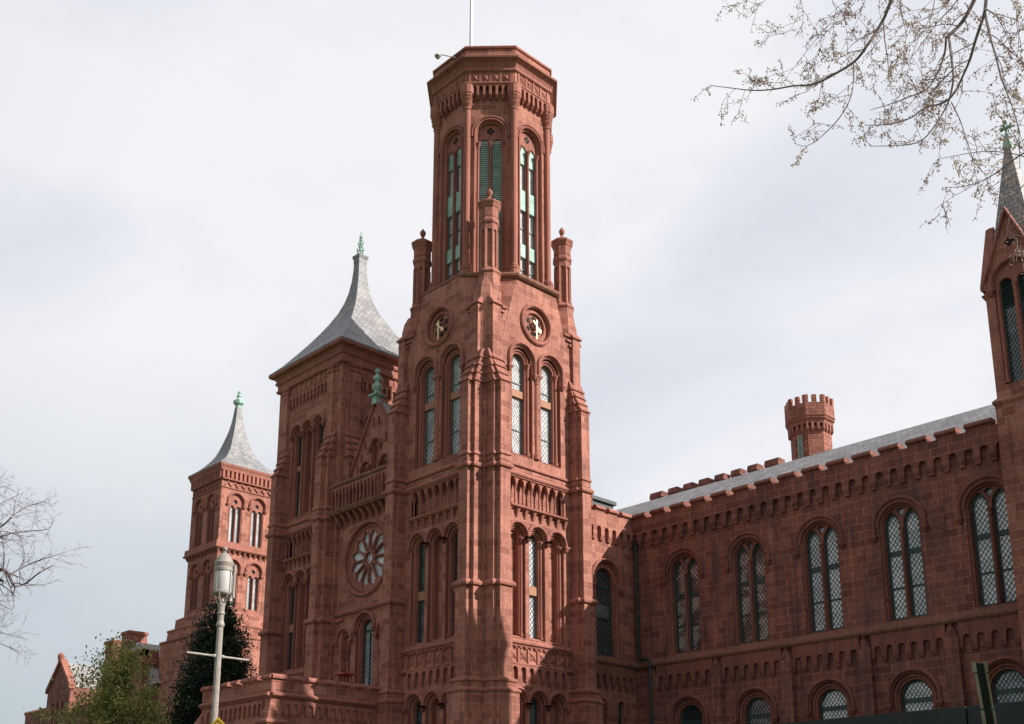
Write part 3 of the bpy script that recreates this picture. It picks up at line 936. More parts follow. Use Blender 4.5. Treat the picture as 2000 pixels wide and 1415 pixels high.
w = MB()
wall(w, FXM(CX0), rect(-CYC - 3.3, -CYC + 3.3, 0, 29.1)); wall(w, FYP(CY0 + 6.6), rect(-CC - 3.3, -CC + 3.3, 0, 29.1))
obj('wall', w, STONE, camp)
buttress(camp, CX1, CY0, 1, -1, None, 23.3, KW)
buttress(camp, CX0 + .1, CY0, -1, -1, 'y', 23.3, KW)
# slim corner piers above the weatherings
for X, Y, sx, sy in ((CX1, CY0, 1, -1), (CX0, CY0, -1, -1), (CX1, CY0 + 6.6, 1, 1)):
    m, t = MB(), MB()
    A = [(-1.2, 0), (-1.2, .2), (-.6, .2), (-.6, .08), (-.42, .08), (-.3, -.12)]
    pts = A + [(-.12, -.3)] + [(b, a) for a, b in reversed(A[:-1])] + [(-.8, -.8)]
    pl = [(X + sx * a, Y + sy * b) for a, b in pts]
    loft(m, pl, [(23.0, 0), (28.62, 0)], True)
    loft(t, pl, [(28.55, 0), (28.6, .06), (28.7, .07), (28.82, -.02), (28.9, .06), (29.0, .08), (29.12, .0)], True, True)
    o = obj('corner_pier', m, STONE, camp); obj('pier_cap', t, TRIM, o)
t = MB()
loft(t, sq(CX0, CX1, CY0, CY0 + 6.6), [(28.98, .0), (29.03, .16), (29.12, .2), (29.2, .16), (29.24, .12), (29.5, .13), (29.56, .22), (29.66, .26), (29.74, .22), (29.8, .2), (29.98, .3), (30.02, .5), (30.08, .56), (30.19, .57), (30.2, .2)], True, True)
obj('cornice', t, TRIM, camp)
t = MB()
# eaves gutter line and the swept roof
prof = [(30.16, 3.85), (30.24, 3.88), (30.9, 3.24), (31.6, 2.69), (32.3, 2.17), (33.0, 1.70), (33.7, 1.28), (34.4, .92), (35.1, .66), (35.8, .48), (36.6, .36), (37.4, .30), (38.1, .28), (38.3, .28)]
loft(t, [(CC - .001 * 1, CYC - .001), (CC + .001, CYC - .001), (CC + .001, CYC + .001), (CC - .001, CYC + .001)], [(z + .02, r) for z, r in prof], True)
rf = obj('roof', t, SLATE, camp)
t = MB()
loft(t, [(CC - .001, CYC - .001), (CC + .001, CYC - .001), (CC + .001, CYC + .001), (CC - .001, CYC + .001)], [(37.9, .30), (38.1, .30), (38.36, .38), (38.4, .38), (38.5, .1)], True)
o = obj('lead_cap', t, SLATE, rf)
t = MB()
lathe(t, (CC, CYC), [(.12, 38.4), (.07, 38.6), (.05, 39.4), (.03, 40.0), (.05, 40.05), (.0, 40.2)], 8)
for k, (z, r) in enumerate(((38.62, .30), (38.86, .25), (39.1, .21), (39.32, .16), (39.54, .12), (39.76, .08))):
    for j in range(4):
        a = j * math.pi / 2 + k * math.pi / 4
        tube(t, [(CC, CYC, z), (CC + r * .7 * math.cos(a), CYC + r * .7 * math.sin(a), z - .02), (CC + r * math.cos(a), CYC + r * math.sin(a), z + .13)], [.05, .06, .03], 5)
obj('finial', t, COPPER, rf)

# ---------------------------------------------------------------- gabled bay with the rose window
BX0, BX1, BY = -49.72, -44.42, 34.30
BC = -46.95
bayt = thing('rose_window_bay', (BC, BY, 0), 'gabled sandstone bay with a twelve-petal rose window between the two big towers', 'entrance bay')
F = FY(BY)
holes = [circ(BC, 16.85, 1.92, 40)]
t = MB()
for ac, ri, zs in ((-48.75, .32, 12.55), (-46.95, .52, 13.0), (-45.15, .32, 12.55)):
    ro = ri + .24
    bay(t, holes, F, ac, ro, ri, 9.4, zs, .2, .46, ro + .05, .055)
    if ri > .4:
        w_ = window(bayt, F, ac, ri, 9.5, zs, -.44, PANE, LEAD, FRAME, bars=(12.95,), pitch=.19, bw=.13)
        q = MB(); box(q, F, ac - .03, ac + .03, 9.5, 12.9, -.44, -.37); obj('mullion', q, FRAME, w_)
    else:
        window(bayt, F, ac, ri, 9.5, zs, -.44, PANEB, LEAD, FRAME, pitch=.18)
obj('arch_surround', t, TRIM, bayt)
# string course
t = MB()
band(t, F, BX0, BX1, 14.05, [(-.1, 0), (-.08, .1), (0, .15), (.1, .16), (.16, .1), (.22, 0)])
obj('string_course', t, TRIM, bayt)
w = MB()
wall(w, F, rect(BX0, BX1, 0, 19.75), holes)
obj('wall', w, STONE, bayt)
# rose: ring, tracery plate with twelve petals, hub
t = MB()
sweep(t, F, circ(BC, 16.85, 1.92, 40), [(0, -.3), (0, .05), (.05, .12), (.13, .13), (.2, .05), (.2, 0)], True)
sweep(t, F, circ(BC, 16.85, 1.74, 40), [(0, -.34), (0, -.1), (.05, -.06), (.18, -.12)], True)
pet = []
for k in range(12):
    a = R(90 + 15 + 30 * k)
    ca, sa = math.cos(a), math.sin(a)
    shape = [(.52, -.07), (1.2, -.262), (1.22, -.285), (1.34, -.30), (1.36, -.2), (1.42, -.17), (1.52, -.13), (1.62, 0), (1.52, .13), (1.42, .17), (1.36, .2), (1.34, .30), (1.22, .285), (1.2, .262), (.52, .07)]
    pet.append([(BC + x * ca - y * sa, 16.85 + x * sa + y * ca) for x, y in shape])
wall(t, F, circ(BC, 16.85, 1.76, 40), pet + [circ(BC, 16.85, .36, 16)], -.14)
for q in pet + [circ(BC, 16.85, .36, 16)]:
    t.grid([[P(F, a, b, -.14) for a, b in q], [P(F, a, b, -.3) for a, b in q]], True)
sweep(t, F, circ(BC, 16.85, .37, 20), rollprof(.05, -.13), True)
for k in range(12):
    a = R(90 + 30 * k)
    tube(t, [P(F, BC + .42 * math.cos(a), 16.85 + .42 * math.sin(a), -.12), P(F, BC + 1.3 * math.cos(a), 16.85 + 1.3 * math.sin(a), -.12)], .045, 6)
ro_ = obj('rose_window', t, TRIM, bayt)
g = MB(); g.tri2d(F, [circ(BC, 16.85, 1.75, 32)], -.28); obj('pane', g, PANE, ro_)
# balcony on brackets with a pierced arcade
bal, arc = MB(), MB()
band(bal, F, BX0 + .05, BX1 - .02, 19.75, [(-.2, .0), (-.14, .6), (-.02, .68), (.06, .72), (.12, .66), (.12, -.3)])
n = 9
for i in range(n):
    a = BX0 + .35 + (BX1 - BX0 - .7) * i / (n - 1)
    frust(arc, F, (a - .07, a + .07, 0, .12, 19.05), (a - .09, a + .09, 0, .55, 19.56))
corbel_row(arc, F, BX0 + .05, BX1 - .02, 16, 20.85, 21.05, 21.2, .46, .58, .3, pend=False)
for i in range(17):
    a = BX0 + .05 + (BX1 - BX0 - .07) * i / 16
    colonnette(arc, F, a, 19.86, 20.86, .038, .52, 7, 2.0)
band(bal, F, BX0 + .05, BX1 - .02, 21.24, [(-.07, .42), (-.05, .6), (.02, .68), (.12, .68), (.2, .6), (.2, .42)])
o = obj('balcony', bal, MOSSY, bayt)
obj('balustrade', arc, TRIM, o)
# gable wall with stepped blind lancets
GY = BY + .4
G = FY(GY)
ga = -47.02
holes, t = [], MB()
for ac, r, z0, zs in ((ga, .36, 20.0, 23.35), (ga - .86, .27, 20.0, 22.3), (ga + .86, .27, 20.0, 22.3), (ga - 1.5, .18, 20.0, 21.3), (ga + 1.5, .18, 20.0, 21.3)):
    A, B = arch(ac, r, z0, zs), arch(ac, r - .08, z0, zs)
    holes.append([A[-1]] + A[:-1])
    skin(t, G, [(A, 0), (A, -.12), (B, -.12), (B, -.28)])
    blindpanel(bayt, G, ac, r - .08, z0, zs, -.28)
    hood(t, G, ac, r + .03, zs, prof=[(0, 0), (0, .07), (.05, .1), (.1, .05), (.1, 0)])
for s in (-1, 1):        # stepped slits under the coping
    for i in range(5):
        a, z = ga + s * (.22 + .36 * i), 25.05 - .62 * i
        if i == 1: continue
        hq = rect(a - .07, a + .07, z - .5, z)
        if all(abs(a - h) > r + .12 or z < 0 or z - .5 > zs + r + .12 for h, r, zs in ((ga, .36, 23.35), (ga - .86, .27, 22.3), (ga + .86, .27, 22.3), (ga - 1.5, .18, 21.3), (ga + 1.5, .18, 21.3))):
            holes.append(hq)
            q = hq + [hq[0]]
            skin(t, G, [(q, 0), (q, -.25)])
w = MB()
wall(w, G, [(ga - 3.0, 19.9), (ga + 2.5, 19.9), (ga + 2.5, 21.6), (ga, 26.0), (ga - 2.5, 21.6), (ga - 3.0, 20.7)], holes)
w.tri2d(G, [[(ga - 2.9, 19.9), (ga + 2.4, 19.9), (ga + 2.4, 21.5), (ga, 25.8), (ga - 2.4, 21.5), (ga - 2.9, 20.7)]], -.3)
obj('gable', w, STONE, bayt); obj('gable_moulding', t, TRIM, bayt)
t = MB()
for s in (-1, 1):
    rows = []
    for f in (-.02, 1.0):
        a, z = ga + s * 2.95 * f, 26.1 - 5.2 * f
        rows.append([P(G, a, z - .22, .0), P(G, a, z - .16, .16), P(G, a, z + .06, .16), P(G, a, z + .1, .0), P(G, a, z + .1, -.25), P(G, a, z - .2, -.25)])
    t.grid(rows, True); t.face(rows[0]); t.face(rows[1])
obj('coping', t, TRIM, bayt)
t = MB()
rows = [[P(G, ga - 2.9, 20.9, -.2), P(G, ga, 26.05, -.2), P(G, ga + 2.9, 20.9, -.2)], [P(G, ga - 2.9, 20.9, -6), P(G, ga, 26.05, -6), P(G, ga + 2.9, 20.9, -6)]]
t.grid(rows)
obj('roof', t, SLATE2, bayt)
t = MB()
fc = (ga, GY - .02)
loft(t, ngon(fc, .29, 4, 45), [(25.75, 0), (26.25, -.02)], True)
loft(t, ngon(fc, .28, 4, 45), [(26.2, 0), (26.24, .14), (26.34, .16), (26.42, .02), (26.5, -.1)], True, True)
lathe(t, fc, [(.16, 26.4), (.18, 26.6), (.27, 26.66), (.31, 26.83), (.26, 26.96), (.15, 27.01), (.12, 27.1), (.13, 27.2), (.23, 27.25), (.24, 27.42), (.15, 27.5), (.08, 27.54), (.08, 27.64), (.15, 27.69), (.15, 27.82), (.08, 27.9), (0, 27.92)], 8)
obj('finial', t, COPPER, bayt)

# ---------------------------------------------------------------- carriage porch in front of the bay
PX0, PX1, PY0, PY1 = -50.45, -44.1, 27.1, 33.35
PZ = 9.5
porch = thing('carriage_porch', ((PX0 + PX1) / 2, (PY0 + PY1) / 2, 0), 'low square sandstone carriage porch with a notched parapet, half behind the street lamp', 'porch')
def merlons(parent, mat, F, a0, a1, n, z, gap, c0, c1, h=.34):
    p = (a1 - a0) / n
    for i in range(n):
        mb = MB()
        l, r_ = a0 + i * p + gap / 2, a0 + (i + 1) * p - gap / 2
        if i == 0: l = a0
        if i == n - 1: r_ = a1
        box(mb, F, l, r_, z, z + h * .45, c0, c1)
        sec = [(c0 - .08, z + h * .4), (c1 + .11, z + h * .4), (c1 + .13, z + h * .62), (c1 + .03, z + h), (c0, z + h)]
        rows = [[P(F, a, b, c) for c, b in sec] for a in (l - .02, r_ + .02)]
        mb.grid(rows, True); mb.face(rows[0]); mb.face(rows[1])
        obj('merlon', mb, mat, parent)
for F, a0, a1, n in ((FY(PY0), PX0, PX1, 7), (FX(PX1), PY0, PY1, 7)):
    w, t = MB(), MB()
    mid = (a0 + a1) / 2
    A = arch(mid, 1.9, 0, 4.2, 16)
    wall(w, F, rect(a0, a1, 0, PZ - .32), [[A[-1]] + A[:-1]])
    skin(t, F, [(A, 0), (A, -.6)])
    hood(t, F, mid, 2.0, 4.2)
    merlons(porch, TRIM, F, a0, a1, n, PZ - .33, .34, -.34, .02, .36)
    band(t, F, a0, a1, 8.52, [(-.12, 0), (-.1, .06), (-.02, .1), (0, .2), (.07, .22), (.16, .1), (.2, 0)])
    corbel_row(t, F, a0 + .65, a1 - .55, 12, 7.75, 8.2, 8.34, 0, .1, .3, .1)
    o = obj('wall', w, STONE, porch); obj('parapet', t, TRIM, porch)
    f = MB(); prism(f, F, [(a0, PZ - .34), (a1, PZ - .34), (a1, PZ - .3), (a0, PZ - .3)], -.4, -.001); obj('coping', f, TRIM, porch)
w = MB()
wall(w, FXM(PX0), rect(-PY1, -PY0, 0, PZ - .1))
loft(w, sq(PX0 + .05, PX1 - .05, PY0 + .05, PY1), [(8.6, 0), (8.7, 0)], True, True)
obj('wall', w, STONE, porch)
t = MB()
loft(t, [(PX1 - .55, PY0 - .35), (PX1 + .35, PY0 - .35), (PX1 + .35, PY0 + .55), (PX1 - .3, PY0 + .3)], [(0, 0), (7.2, 0), (7.25, .08), (7.35, .08), (7.5, -.06), (7.7, -.1), (8.3, -.34)], True)
obj('corner_buttress', t, STONE, porch)
t = MB()
loft(t, [(PX0 - .35, PY0 - .35), (PX0 + .5, PY0 - .35), (PX0 + .4, PY0 + .4), (PX0 - .35, PY0 + .55)], [(0, 0), (7.2, 0), (7.25, .08), (7.35, .08), (7.5, -.06), (7.7, -.1), (8.2, -.34)], True)
obj('corner_buttress', t, STONE, porch)
t = MB()
for dx, dy in ((0, 0), (.9, 0), (0, .5), (.9, .5)):
    x, y = -46.9 + dx, 32.6 + dy
    tube(t, [(x, y, 8.7), (x + (.4 - dx) * .7, y, 10.35)], .035, 5)
tube(t, [(-46.85, 32.6, 9.3), (-46.05, 32.6, 9.3)], .03, 5); tube(t, [(-46.8, 32.6, 9.9), (-46.2, 32.6, 9.9)], .03, 5)
box(t, FY(32.5), -47.0, -46.0, 10.3, 10.38, -.7, .1)
tr = obj('work_trestle', t, RED, None, 'red-brown trestle standing on the porch roof below the arched window', 'trestle', loc=(-46.45, 32.6, 8.7))

# ---------------------------------------------------------------- main range, link block, roof
RY, RX0, RX1, LX = 45.65, -38.0, -16.6, -38.0
rng = thing('main_range', (-27.5, RY + 5, 0), 'long sandstone range with paired lattice windows under a slate roof, right of the clock tower', 'building')
WC = [-34.6, -30.58, -26.55, -22.5, -18.5]
PIL = [-36.75, -32.6, -28.57, -24.52, -20.5]
F = FY(RY)
holes, t, t2 = [], MB(), MB()
for i, ac in enumerate(WC):
    ac += .0
    A = arch(ac, .98, 11.55, 15.85, 18); A2 = arch(ac, .90, 11.55, 15.85, 18)
    holes.append([A[-1]] + A[:-1])
    skin(t, F, [(A, 0), (A, -.08), (A2, -.12), (A2, -.24)])
    hl = []
    for s in (-1, 1):
        B = arch(ac + s * .46, .375, 11.55, 15.88, 12, 2.1)
        hl.append([B[-1]] + B[:-1]); skin(t, F, [(B, -.24), (B, -.44)])
    sp = [(ac - .21, 16.55), (ac, 16.22), (ac + .21, 16.55), (ac + .1, 16.655), (ac - .1, 16.655)]
    hl.append(sp); skin(t, F, [(sp + [sp[0]], -.24), (sp + [sp[0]], -.42)])
    wall(t, F, [A2[-1]] + A2[:-1], hl, -.24)
    sweep(t, F, head(ac, 1.0, 15.85, 18), [(0, 0), (0, .04), (.14, .06), (.2, .0)])
    hood(t, F, ac, 1.14, 15.85, .35)
    for a in (ac - .93, ac, ac + .93):
        colonnette(t, F, a, 11.6, 15.75, .065, -.15, 8, 1.7)
    for s in (-1, 1):
        pn = (PANED, PANEM, PANE, PANE, PANE)[i] if not (i == 0) else PANEM
        wn = window(rng, F, ac + s * .46, .375, 11.6, 15.88, -.42, pn, LEAD, FRAME, bars=(14.62,), fr=.085, k=2.1, pitch=.205, bw=.24)
        q = MB(); box(q, F, ac + s * .46 - .37, ac + s * .46 + .37, 12.98, 13.06, -.42, -.37); obj('glazing_bar', q, FRAME, wn)
    q = MB(); q.tri2d(F, [sp], -.4); obj('spandrel_pane', q, PANEB, rng)
    # basement window
    A = arch(ac, 1.02, 5.2, 8.12, 16); A2 = arch(ac, .74, 5.2, 8.12, 16)
    holes.append([A[-1]] + A[:-1])
    skin(t, F, [(A, 0), (A, -.14), (A2, -.14), (A2, -.46)])
    sweep(t, F, head(ac, .9, 8.12, 16, drop=.5), rollprof(.06, -.1))
    hood(t, F, ac, 1.08, 8.12, .3)
    window(rng, F, ac, .74, 5.3, 8.12, -.42, (PANED, PANEB, PANE, PANE, PANEB)[i], LEAD, FRAME, bars=(7.98, 6.6), fr=.09, pitch=.19, bw=.2)
obj('window_surround', t, SHADE_GRIMTRIM, rng)
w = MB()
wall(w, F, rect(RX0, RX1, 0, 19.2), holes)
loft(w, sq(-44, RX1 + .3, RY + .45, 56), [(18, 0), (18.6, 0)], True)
obj('wall', w, SHADE_STAINED, rng)
t = MB()
corbel_row(t, F, RX0, RX1, 31, 17.92, 18.42, 19.2, 0, .2, .27, .24)
obj('corbel_table', t, SHADE_STAINED, rng)
t = MB()
merlons(rng, SHADE_GRIMTRIM, F, RX0 + .0, -17.9, 15, 19.19, .40, -.30, .2, .36)
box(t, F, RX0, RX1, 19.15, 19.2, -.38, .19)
obj('parapet', t, SHADE_GRIMTRIM, rng)
t = MB()
band(t, F, RX0, RX1, 11.12, [(-.14, 0), (-.12, .16), (-.02, .24), (.06, .24), (.14, .14), (.36, 0)])
obj('string_course', t, MOSSY, rng)
for i in range(5):
    l = PIL[i] + .3
    r_ = PIL[i + 1] - .3 if i < 4 else RX1
    t = MB(); corbel_row(t, F, l, r_, 6, 9.98, 10.46, 10.98, 0, .17, .27, .2)
    obj('corbel_table', t, SHADE_GRIMTRIM, rng)
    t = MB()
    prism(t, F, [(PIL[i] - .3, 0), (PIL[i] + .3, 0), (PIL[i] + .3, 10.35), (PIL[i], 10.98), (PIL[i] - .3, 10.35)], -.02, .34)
    obj('pilaster', t, SHADE_STAINED, rng)
t = MB()
t.grid([[(x, 46.1, 19.28), (x, 51.0, 22.36), (x, 56.0, 19.3)] for x in (-46, -17.6)])
obj('roof', t, SLATE, rng)
t = MB()
merlons(rng, SHADE_STAINED, FY(54.0), -43.2, -33.6, 8, 23.25, .55, -.5, .1, .72)
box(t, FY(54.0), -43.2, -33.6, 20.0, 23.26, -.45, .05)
obj('rear_battlement', t, SHADE_STAINED, rng)
m = MB()
pts = [(RX0 + .34, RY - .12, 17.6), (RX0 + .34, RY - .12, 11.75), (RX0 + .42, RY - .22, 11.52), (RX0 + 1.15, RY - .34, 11.42), (RX0 + 1.3, RY - .36, 11.2), (RX0 + 1.3, RY - .36, 0)]
tube(m, pts, .09, 8)
for z in (17.6, 15.6, 13.6, 11.8):
    tube(m, [(pts[0][0], pts[0][1], z), (pts[0][0], pts[0][1], z + .16)], .125, 8)
for z in (10.2, 8.2):
    tube(m, [(pts[4][0], pts[4][1], z), (pts[4][0], pts[4][1], z + .12)], .12, 8)
frust(m, FY(RY), (RX0 + .24, RX0 + .44, .02, .22, 17.7), (RX0 + .12, RX0 + .56, .02, .34, 18.05))
obj('downpipe', m, PIPE, rng)

link = thing('link_block', (LX - 3, 43.4, 0), 'short half-sunlit sandstone wall with one tall arched window between clock tower and long range', 'building')
F = FX(LX)
holes, t = [], MB()
ac = 43.42
A = arch(ac, .98, 11.45, 15.55, 16); A2 = arch(ac, .72, 11.45, 15.55, 16)
holes.append([A[-1]] + A[:-1])
skin(t, F, [(A, 0), (A, -.12), (A2, -.12), (A2, -.42)])
hood(t, F, ac, 1.06, 15.55, .3)
for s in (-1, 1):
    colonnette(t, F, ac + s * .86, 11.5, 15.5, .07, -.06, 8, 1.7)
wn = window(link, F, ac, .72, 11.5, 15.55, -.4, PANED, LEADL, FRAME, bars=(15.2, 13.55), fr=.08, pitch=.22, bw=.1)
q = MB(); box(q, F, ac - .62, ac + .62, 13.6, 14.3, -.41, -.392); obj('blind', q, PANEB, wn)
for a in (42.95, 44.35):
    A = arch(a, .27, 5.5, 8.95); A2 = arch(a, .25, 5.5, 8.95)
    holes.append([A[-1]] + A[:-1]); skin(t, F, [(A, 0), (A2, -.3)])
    sweep(t, F, head(a, .3, 8.95, drop=.6), rollprof(.06, .03))
    window(link, F, a, .25, 5.5, 8.95, -.28, PANEB, LEAD, FRAME, pitch=.16)
obj('window_surround', t, TRIM, link)
w = MB(); wall(w, F, rect(40.6, RY, 0, 19.2), holes)
loft(w, sq(-43, LX - .4, 41, 47), [(18, 0), (18.8, 0)], True)
obj('wall', w, STONE, link)
t = MB(); corbel_row(t, F, 41.2, RY - .2, 7, 17.92, 18.42, 19.2, 0, .2, .27, .24); obj('corbel_table', t, STONE, link)
t = MB(); merlons(link, TRIM, F, 41.2, RY - .2, 4, 19.19, .34, -.30, .2, .36); box(t, F, 41.2, RY - .2, 19.15, 19.2, -.38, .19); obj('parapet', t, TRIM, link)
t = MB(); corbel_row(t, F, 41.6, RY - .34, 7, 9.98, 10.46, 10.98, 0, .17, .27, .2)
band(t, F, 41.2, RY - .24, 11.12, [(-.14, 0), (-.12, .16), (-.02, .24), (.06, .24), (.14, .14), (.36, 0)])
obj('string_course', t, MOSSY, link)
t = MB()
loft(t, sq(-40.6, -39.1, 43.6, 45.4), [(18.8, 0), (20.35, 0), (20.4, .14), (20.6, .14), (20.66, .0)], True)
obj('roof_hatch', t, PIPE, link)

# ---------------------------------------------------------------- spire tower at the right edge
sp = thing('spire_tower', (-15.78, 45.2, 0), 'slim sandstone tower with gables and a steep slate spire at the right edge', 'tower')
SX0, SX1, SY0, SY1 = -16.99, -14.57, 44.0, 46.42
SCX, SCY = -15.78, 45.21
w, t = MB(), MB()
for F, c in ((FY(SY0), SCX), (FXM(SX0), -SCY), (FX(SX1), SCY), (FYP(SY1), -SCX)):
    holes, tr_ = [], MB()
    A = arch(c, .82, 20.2, 24.67)
    holes.append([A[-1]] + A[:-1])
    skin(tr_, F, [(A, 0), (A, -.07)])
    hl = []
    for s in (-1, 1):
        B = arch(c + s * .37, .27, 20.2, 24.62)
        hl.append([B[-1]] + B[:-1]); skin(tr_, F, [(B, -.07), (B, -.32)])
        wn = window(sp, F, c + s * .37, .27, 20.25, 24.62, -.3, PANEB, LEAD, FRAME, bars=(23.65,), pitch=.17)
        lv = MB()
        z = 23.69
        while z < 24.77:
            hw_ = .24 if z < 24.62 else .17
            lv.grid([[P(F, c + s * .37 - hw_, z, -.2), P(F, c + s * .37 + hw_, z, -.2)], [P(F, c + s * .37 - hw_, z + .13, -.29), P(F, c + s * .37 + hw_, z + .13, -.29)]])
            z += .13
        obj('louver', lv, FRAME, wn)
    wall(tr_, F, [A[-1]] + A[:-1], hl, -.07)
    for a in (c - .7, c, c + .7):
        colonnette(tr_, F, a, 20.25, 24.52, .06, -.02, 8, 1.8)
    hood(tr_, F, c, .86, 24.67, .2)
    obj('window_surround', tr_, TRIM, sp)
    q = MB()
    for j in range(4):
        u = math.pi / 2 * j
        q.tri2d(F, [circ(c + .11 * math.cos(u), 26.41 + .11 * math.sin(u), .1, 8)], .004 + .001 * j)
    obj('quatrefoil', q, DARK, sp)
    wall(w, F, [(c - 1.21, 19.66), (c + 1.21, 19.66), (c + 1.21, 24.81), (c, 27.82), (c - 1.21, 24.81)], holes)
    for s in (-1, 1):
        rows = []
        for f in (0, 1.08):
            a, z = c + s * 1.21 * f, 27.94 - 3.01 * f
            rows.append([P(F, a, z - .16, -.02), P(F, a, z - .14, .14), P(F, a, z + .06, .15), P(F, a, z + .1, .0), P(F, a, z + .08, -.22), P(F, a, z - .16, -.22)])
        t.grid(rows, True); t.face(rows[0]); t.face(rows[1])
    # roof of the gable running back into the spire
obj('wall', w, STONE, sp); obj('coping', t, TRIM, sp)
m = MB()
loft(m, sq(SX0 - .1, SX1 + .6, SY0 - .03, SY1 + .9), [(0, 0), (19.36, 0), (19.48, .08), (19.58, .08), (19.76, -.1)], True)
obj('base', m, STONE, sp)
m = MB()
for F, c in ((FY(SY0), SCX), (FXM(SX0), -SCY), (FX(SX1), SCY), (FYP(SY1), -SCX)):
    ap = P(F, c, 27.88, 0)
    m.face([P(F, c - 1.26, 24.71, 0), ap, P(F, c, 27.88, -1.25)]); m.face([ap, P(F, c + 1.26, 24.71, 0), P(F, c, 27.88, -1.25)])
loft(m, sq(SX0, SX1, SY0, SY1), [(25.0, -.16), (31.46, -1.09)], True)
obj('spire', m, SLATE2, sp)
m = MB()
loft(m, sq(SCX - .13, SCX + .13, SCY - .13, SCY + .13), [(31.31, .01), (31.36, .06), (31.43, .06), (32.14, -.07)], True)
box(m, FY(SCY), SCX - .045, SCX + .045, 32.09, 32.82, -.045, .045)
box(m, FY(SCY), SCX - .2, SCX + .2, 32.39, 32.49, -.05, .05)
box(m, FY(SCY), SCX - .05, SCX + .05, 32.38, 32.5, -.2, .2)
for dx, dy, dz in ((.2, 0, 0), (-.2, 0, 0), (0, .2, 0), (0, -.2, 0), (0, 0, .28), (0, 0, -.05)):
    lathe(m, (SCX + dx, SCY + dy), [(0, 32.32 + dz), (.07, 32.37 + dz), (.085, 32.44 + dz), (.07, 32.51 + dz), (0, 32.56 + dz)], 6)
obj('cross_finial', m, COPPER, sp)

# ---------------------------------------------------------------- crenellated turret behind the roof
TUC = (-33.8, 58.0)
tu = thing('crenellated_turret', (*TUC, 0), 'octagonal crenellated brick-red turret rising behind the slate roof', 'turret')
m, t = MB(), MB()
loft(m, ngon(TUC, 1.24), [(18, 0), (26.7, 0)], False)
loft(m, ngon(TUC, 1.5), [(27.3, .0), (28.12, .0)], True)
for kf in range(8):
    F = FA(TUC, R(45 * kf), 1.5 * math.cos(R(22.5)))
    h = 1.5 * math.sin(R(22.5))
    for a0, a1 in ((-h, -h + .2), (-.13, .13), (h - .2, h)):
        box(m, F, a0, a1, 28.11, 28.62, -.22, -.001)
    F2 = FA(TUC, R(45 * kf), 1.24 * math.cos(R(22.5)))
    h2 = 1.24 * math.sin(R(22.5)) + .05
    corbel_row(t, F2, -h2, h2, 3, 26.45, 26.86, 26.95, 0, .13, .26, .12)
loft(t, ngon(TUC, 1.24), [(26.9, .1), (26.94, .14), (27.0, .16), (27.04, .12), (27.08, .18), (27.14, .24), (27.2, .2), (27.24, .22), (27.3, .28), (27.36, .22)], True, True)
obj('shaft', m, SMALL, tu); obj('corbel_table', t, TRIM, tu)
F = FA(TUC, R(-90), 1.24 * math.cos(R(22.5)))
window(tu, F, -.04, .17, 24.6, 26.0, .01, LOUVER, False, COPPER, fr=.05)

# ---------------------------------------------------------------- slender tower at the far end
VC = (-82.56, 45.93)
far = thing('slender_bell_tower', (*VC, 0), 'slender far tower with paired lancets and a swept slate roof, above the dark tree', 'tower')
VH = 2.46
w = MB()
for F, c, vis in ((FY(VC[1] - VH), VC[0], 1), (FX(VC[0] + VH), VC[1], 1), (FXM(VC[0] - VH), -VC[1], 0), (FYP(VC[1] + VH), -VC[0], 0)):
    holes, t = [], MB()
    if vis:
        for z0, zs in ((26.35, 29.35), (20.95, 23.65)):
            for s in (-1, 1):
                ac = c + s * 1.02
                A = arch(ac, .62, z0, zs + .55)
                holes.append([A[-1]] + A[:-1])
                skin(t, F, [(A, 0), (A, -.1)])
                hl = []
                for q in (-1, 1):
                    B = arch(ac + q * .28, .2, z0, zs)
                    hl.append([B[-1]] + B[:-1]); skin(t, F, [(B, -.1), (B, -.3)])
                    window(far, F, ac + q * .28, .2, z0, zs, -.29, PANEW if F[1].y > .5 else PANEB, LEADL, FRAMEG, fr=.03, pitch=.2)
                o = circ(ac, zs + .56, .19, 12)
                hl.append(o); skin(t, F, [(o + [o[0]], -.1), (o + [o[0]], -.28)])
                q = MB(); q.tri2d(F, [o], -.28); obj('oculus_pane', q, PANEB, far)
                wall(t, F, [A[-1]] + A[:-1], hl, -.1)
                for q in (-.55, 0, .55):
                    colonnette(t, F, ac + q, z0, zs - .02, .055, -.06, 6, 1.7)
                hood(t, F, ac, .68, zs + .55, .25)
        obj('tracery', t, TRIM, far)
        t = MB()
        for i in range(13):      # slotted band, then zigzag
            a = c - VH + .05 + (2 * VH - .1) * i / 12
            box(t, F, a - .11, a + .11, 31.75, 32.4, 0, .2)
        band(t, F, c - VH, c + VH, 31.68, [(-.06, 0), (-.04, .2), (.06, .22), (.08, 0)])
        for i in range(7):
            a0 = c - VH + .25 + (2 * VH - .5) * i / 7; p = (2 * VH - .5) / 7
            for q in ((a0, a0 + p / 2, 31.12, 31.5), (a0 + p / 2, a0 + p, 31.5, 31.12)):
                rows = [[P(F, q[0], q[2] - .06, .0), P(F, q[0], q[2] - .06, .1), P(F, q[0], q[2] + .06, .1), P(F, q[0], q[2] + .06, 0)], [P(F, q[1], q[3] - .06, .0), P(F, q[1], q[3] - .06, .1), P(F, q[1], q[3] + .06, .1), P(F, q[1], q[3] + .06, 0)]]
                t.grid(rows)
        band(t, F, c - VH, c + VH, 30.98, [(-.05, 0), (-.03, .08), (.04, .08), (.06, 0)])
        for i in range(11):
            a = c - VH + (2 * VH) * i / 10
            frust(t, F, (a - .06, a + .06, 0, .08, 25.35), (a - .1, a + .1, 0, .26, 25.66))
        obj('frieze', t, TRIM, far)
    wall(w, F, rect(c - VH, c + VH, 20.5, 32.5), holes)
obj('wall', w, STONE, far)
t = MB()
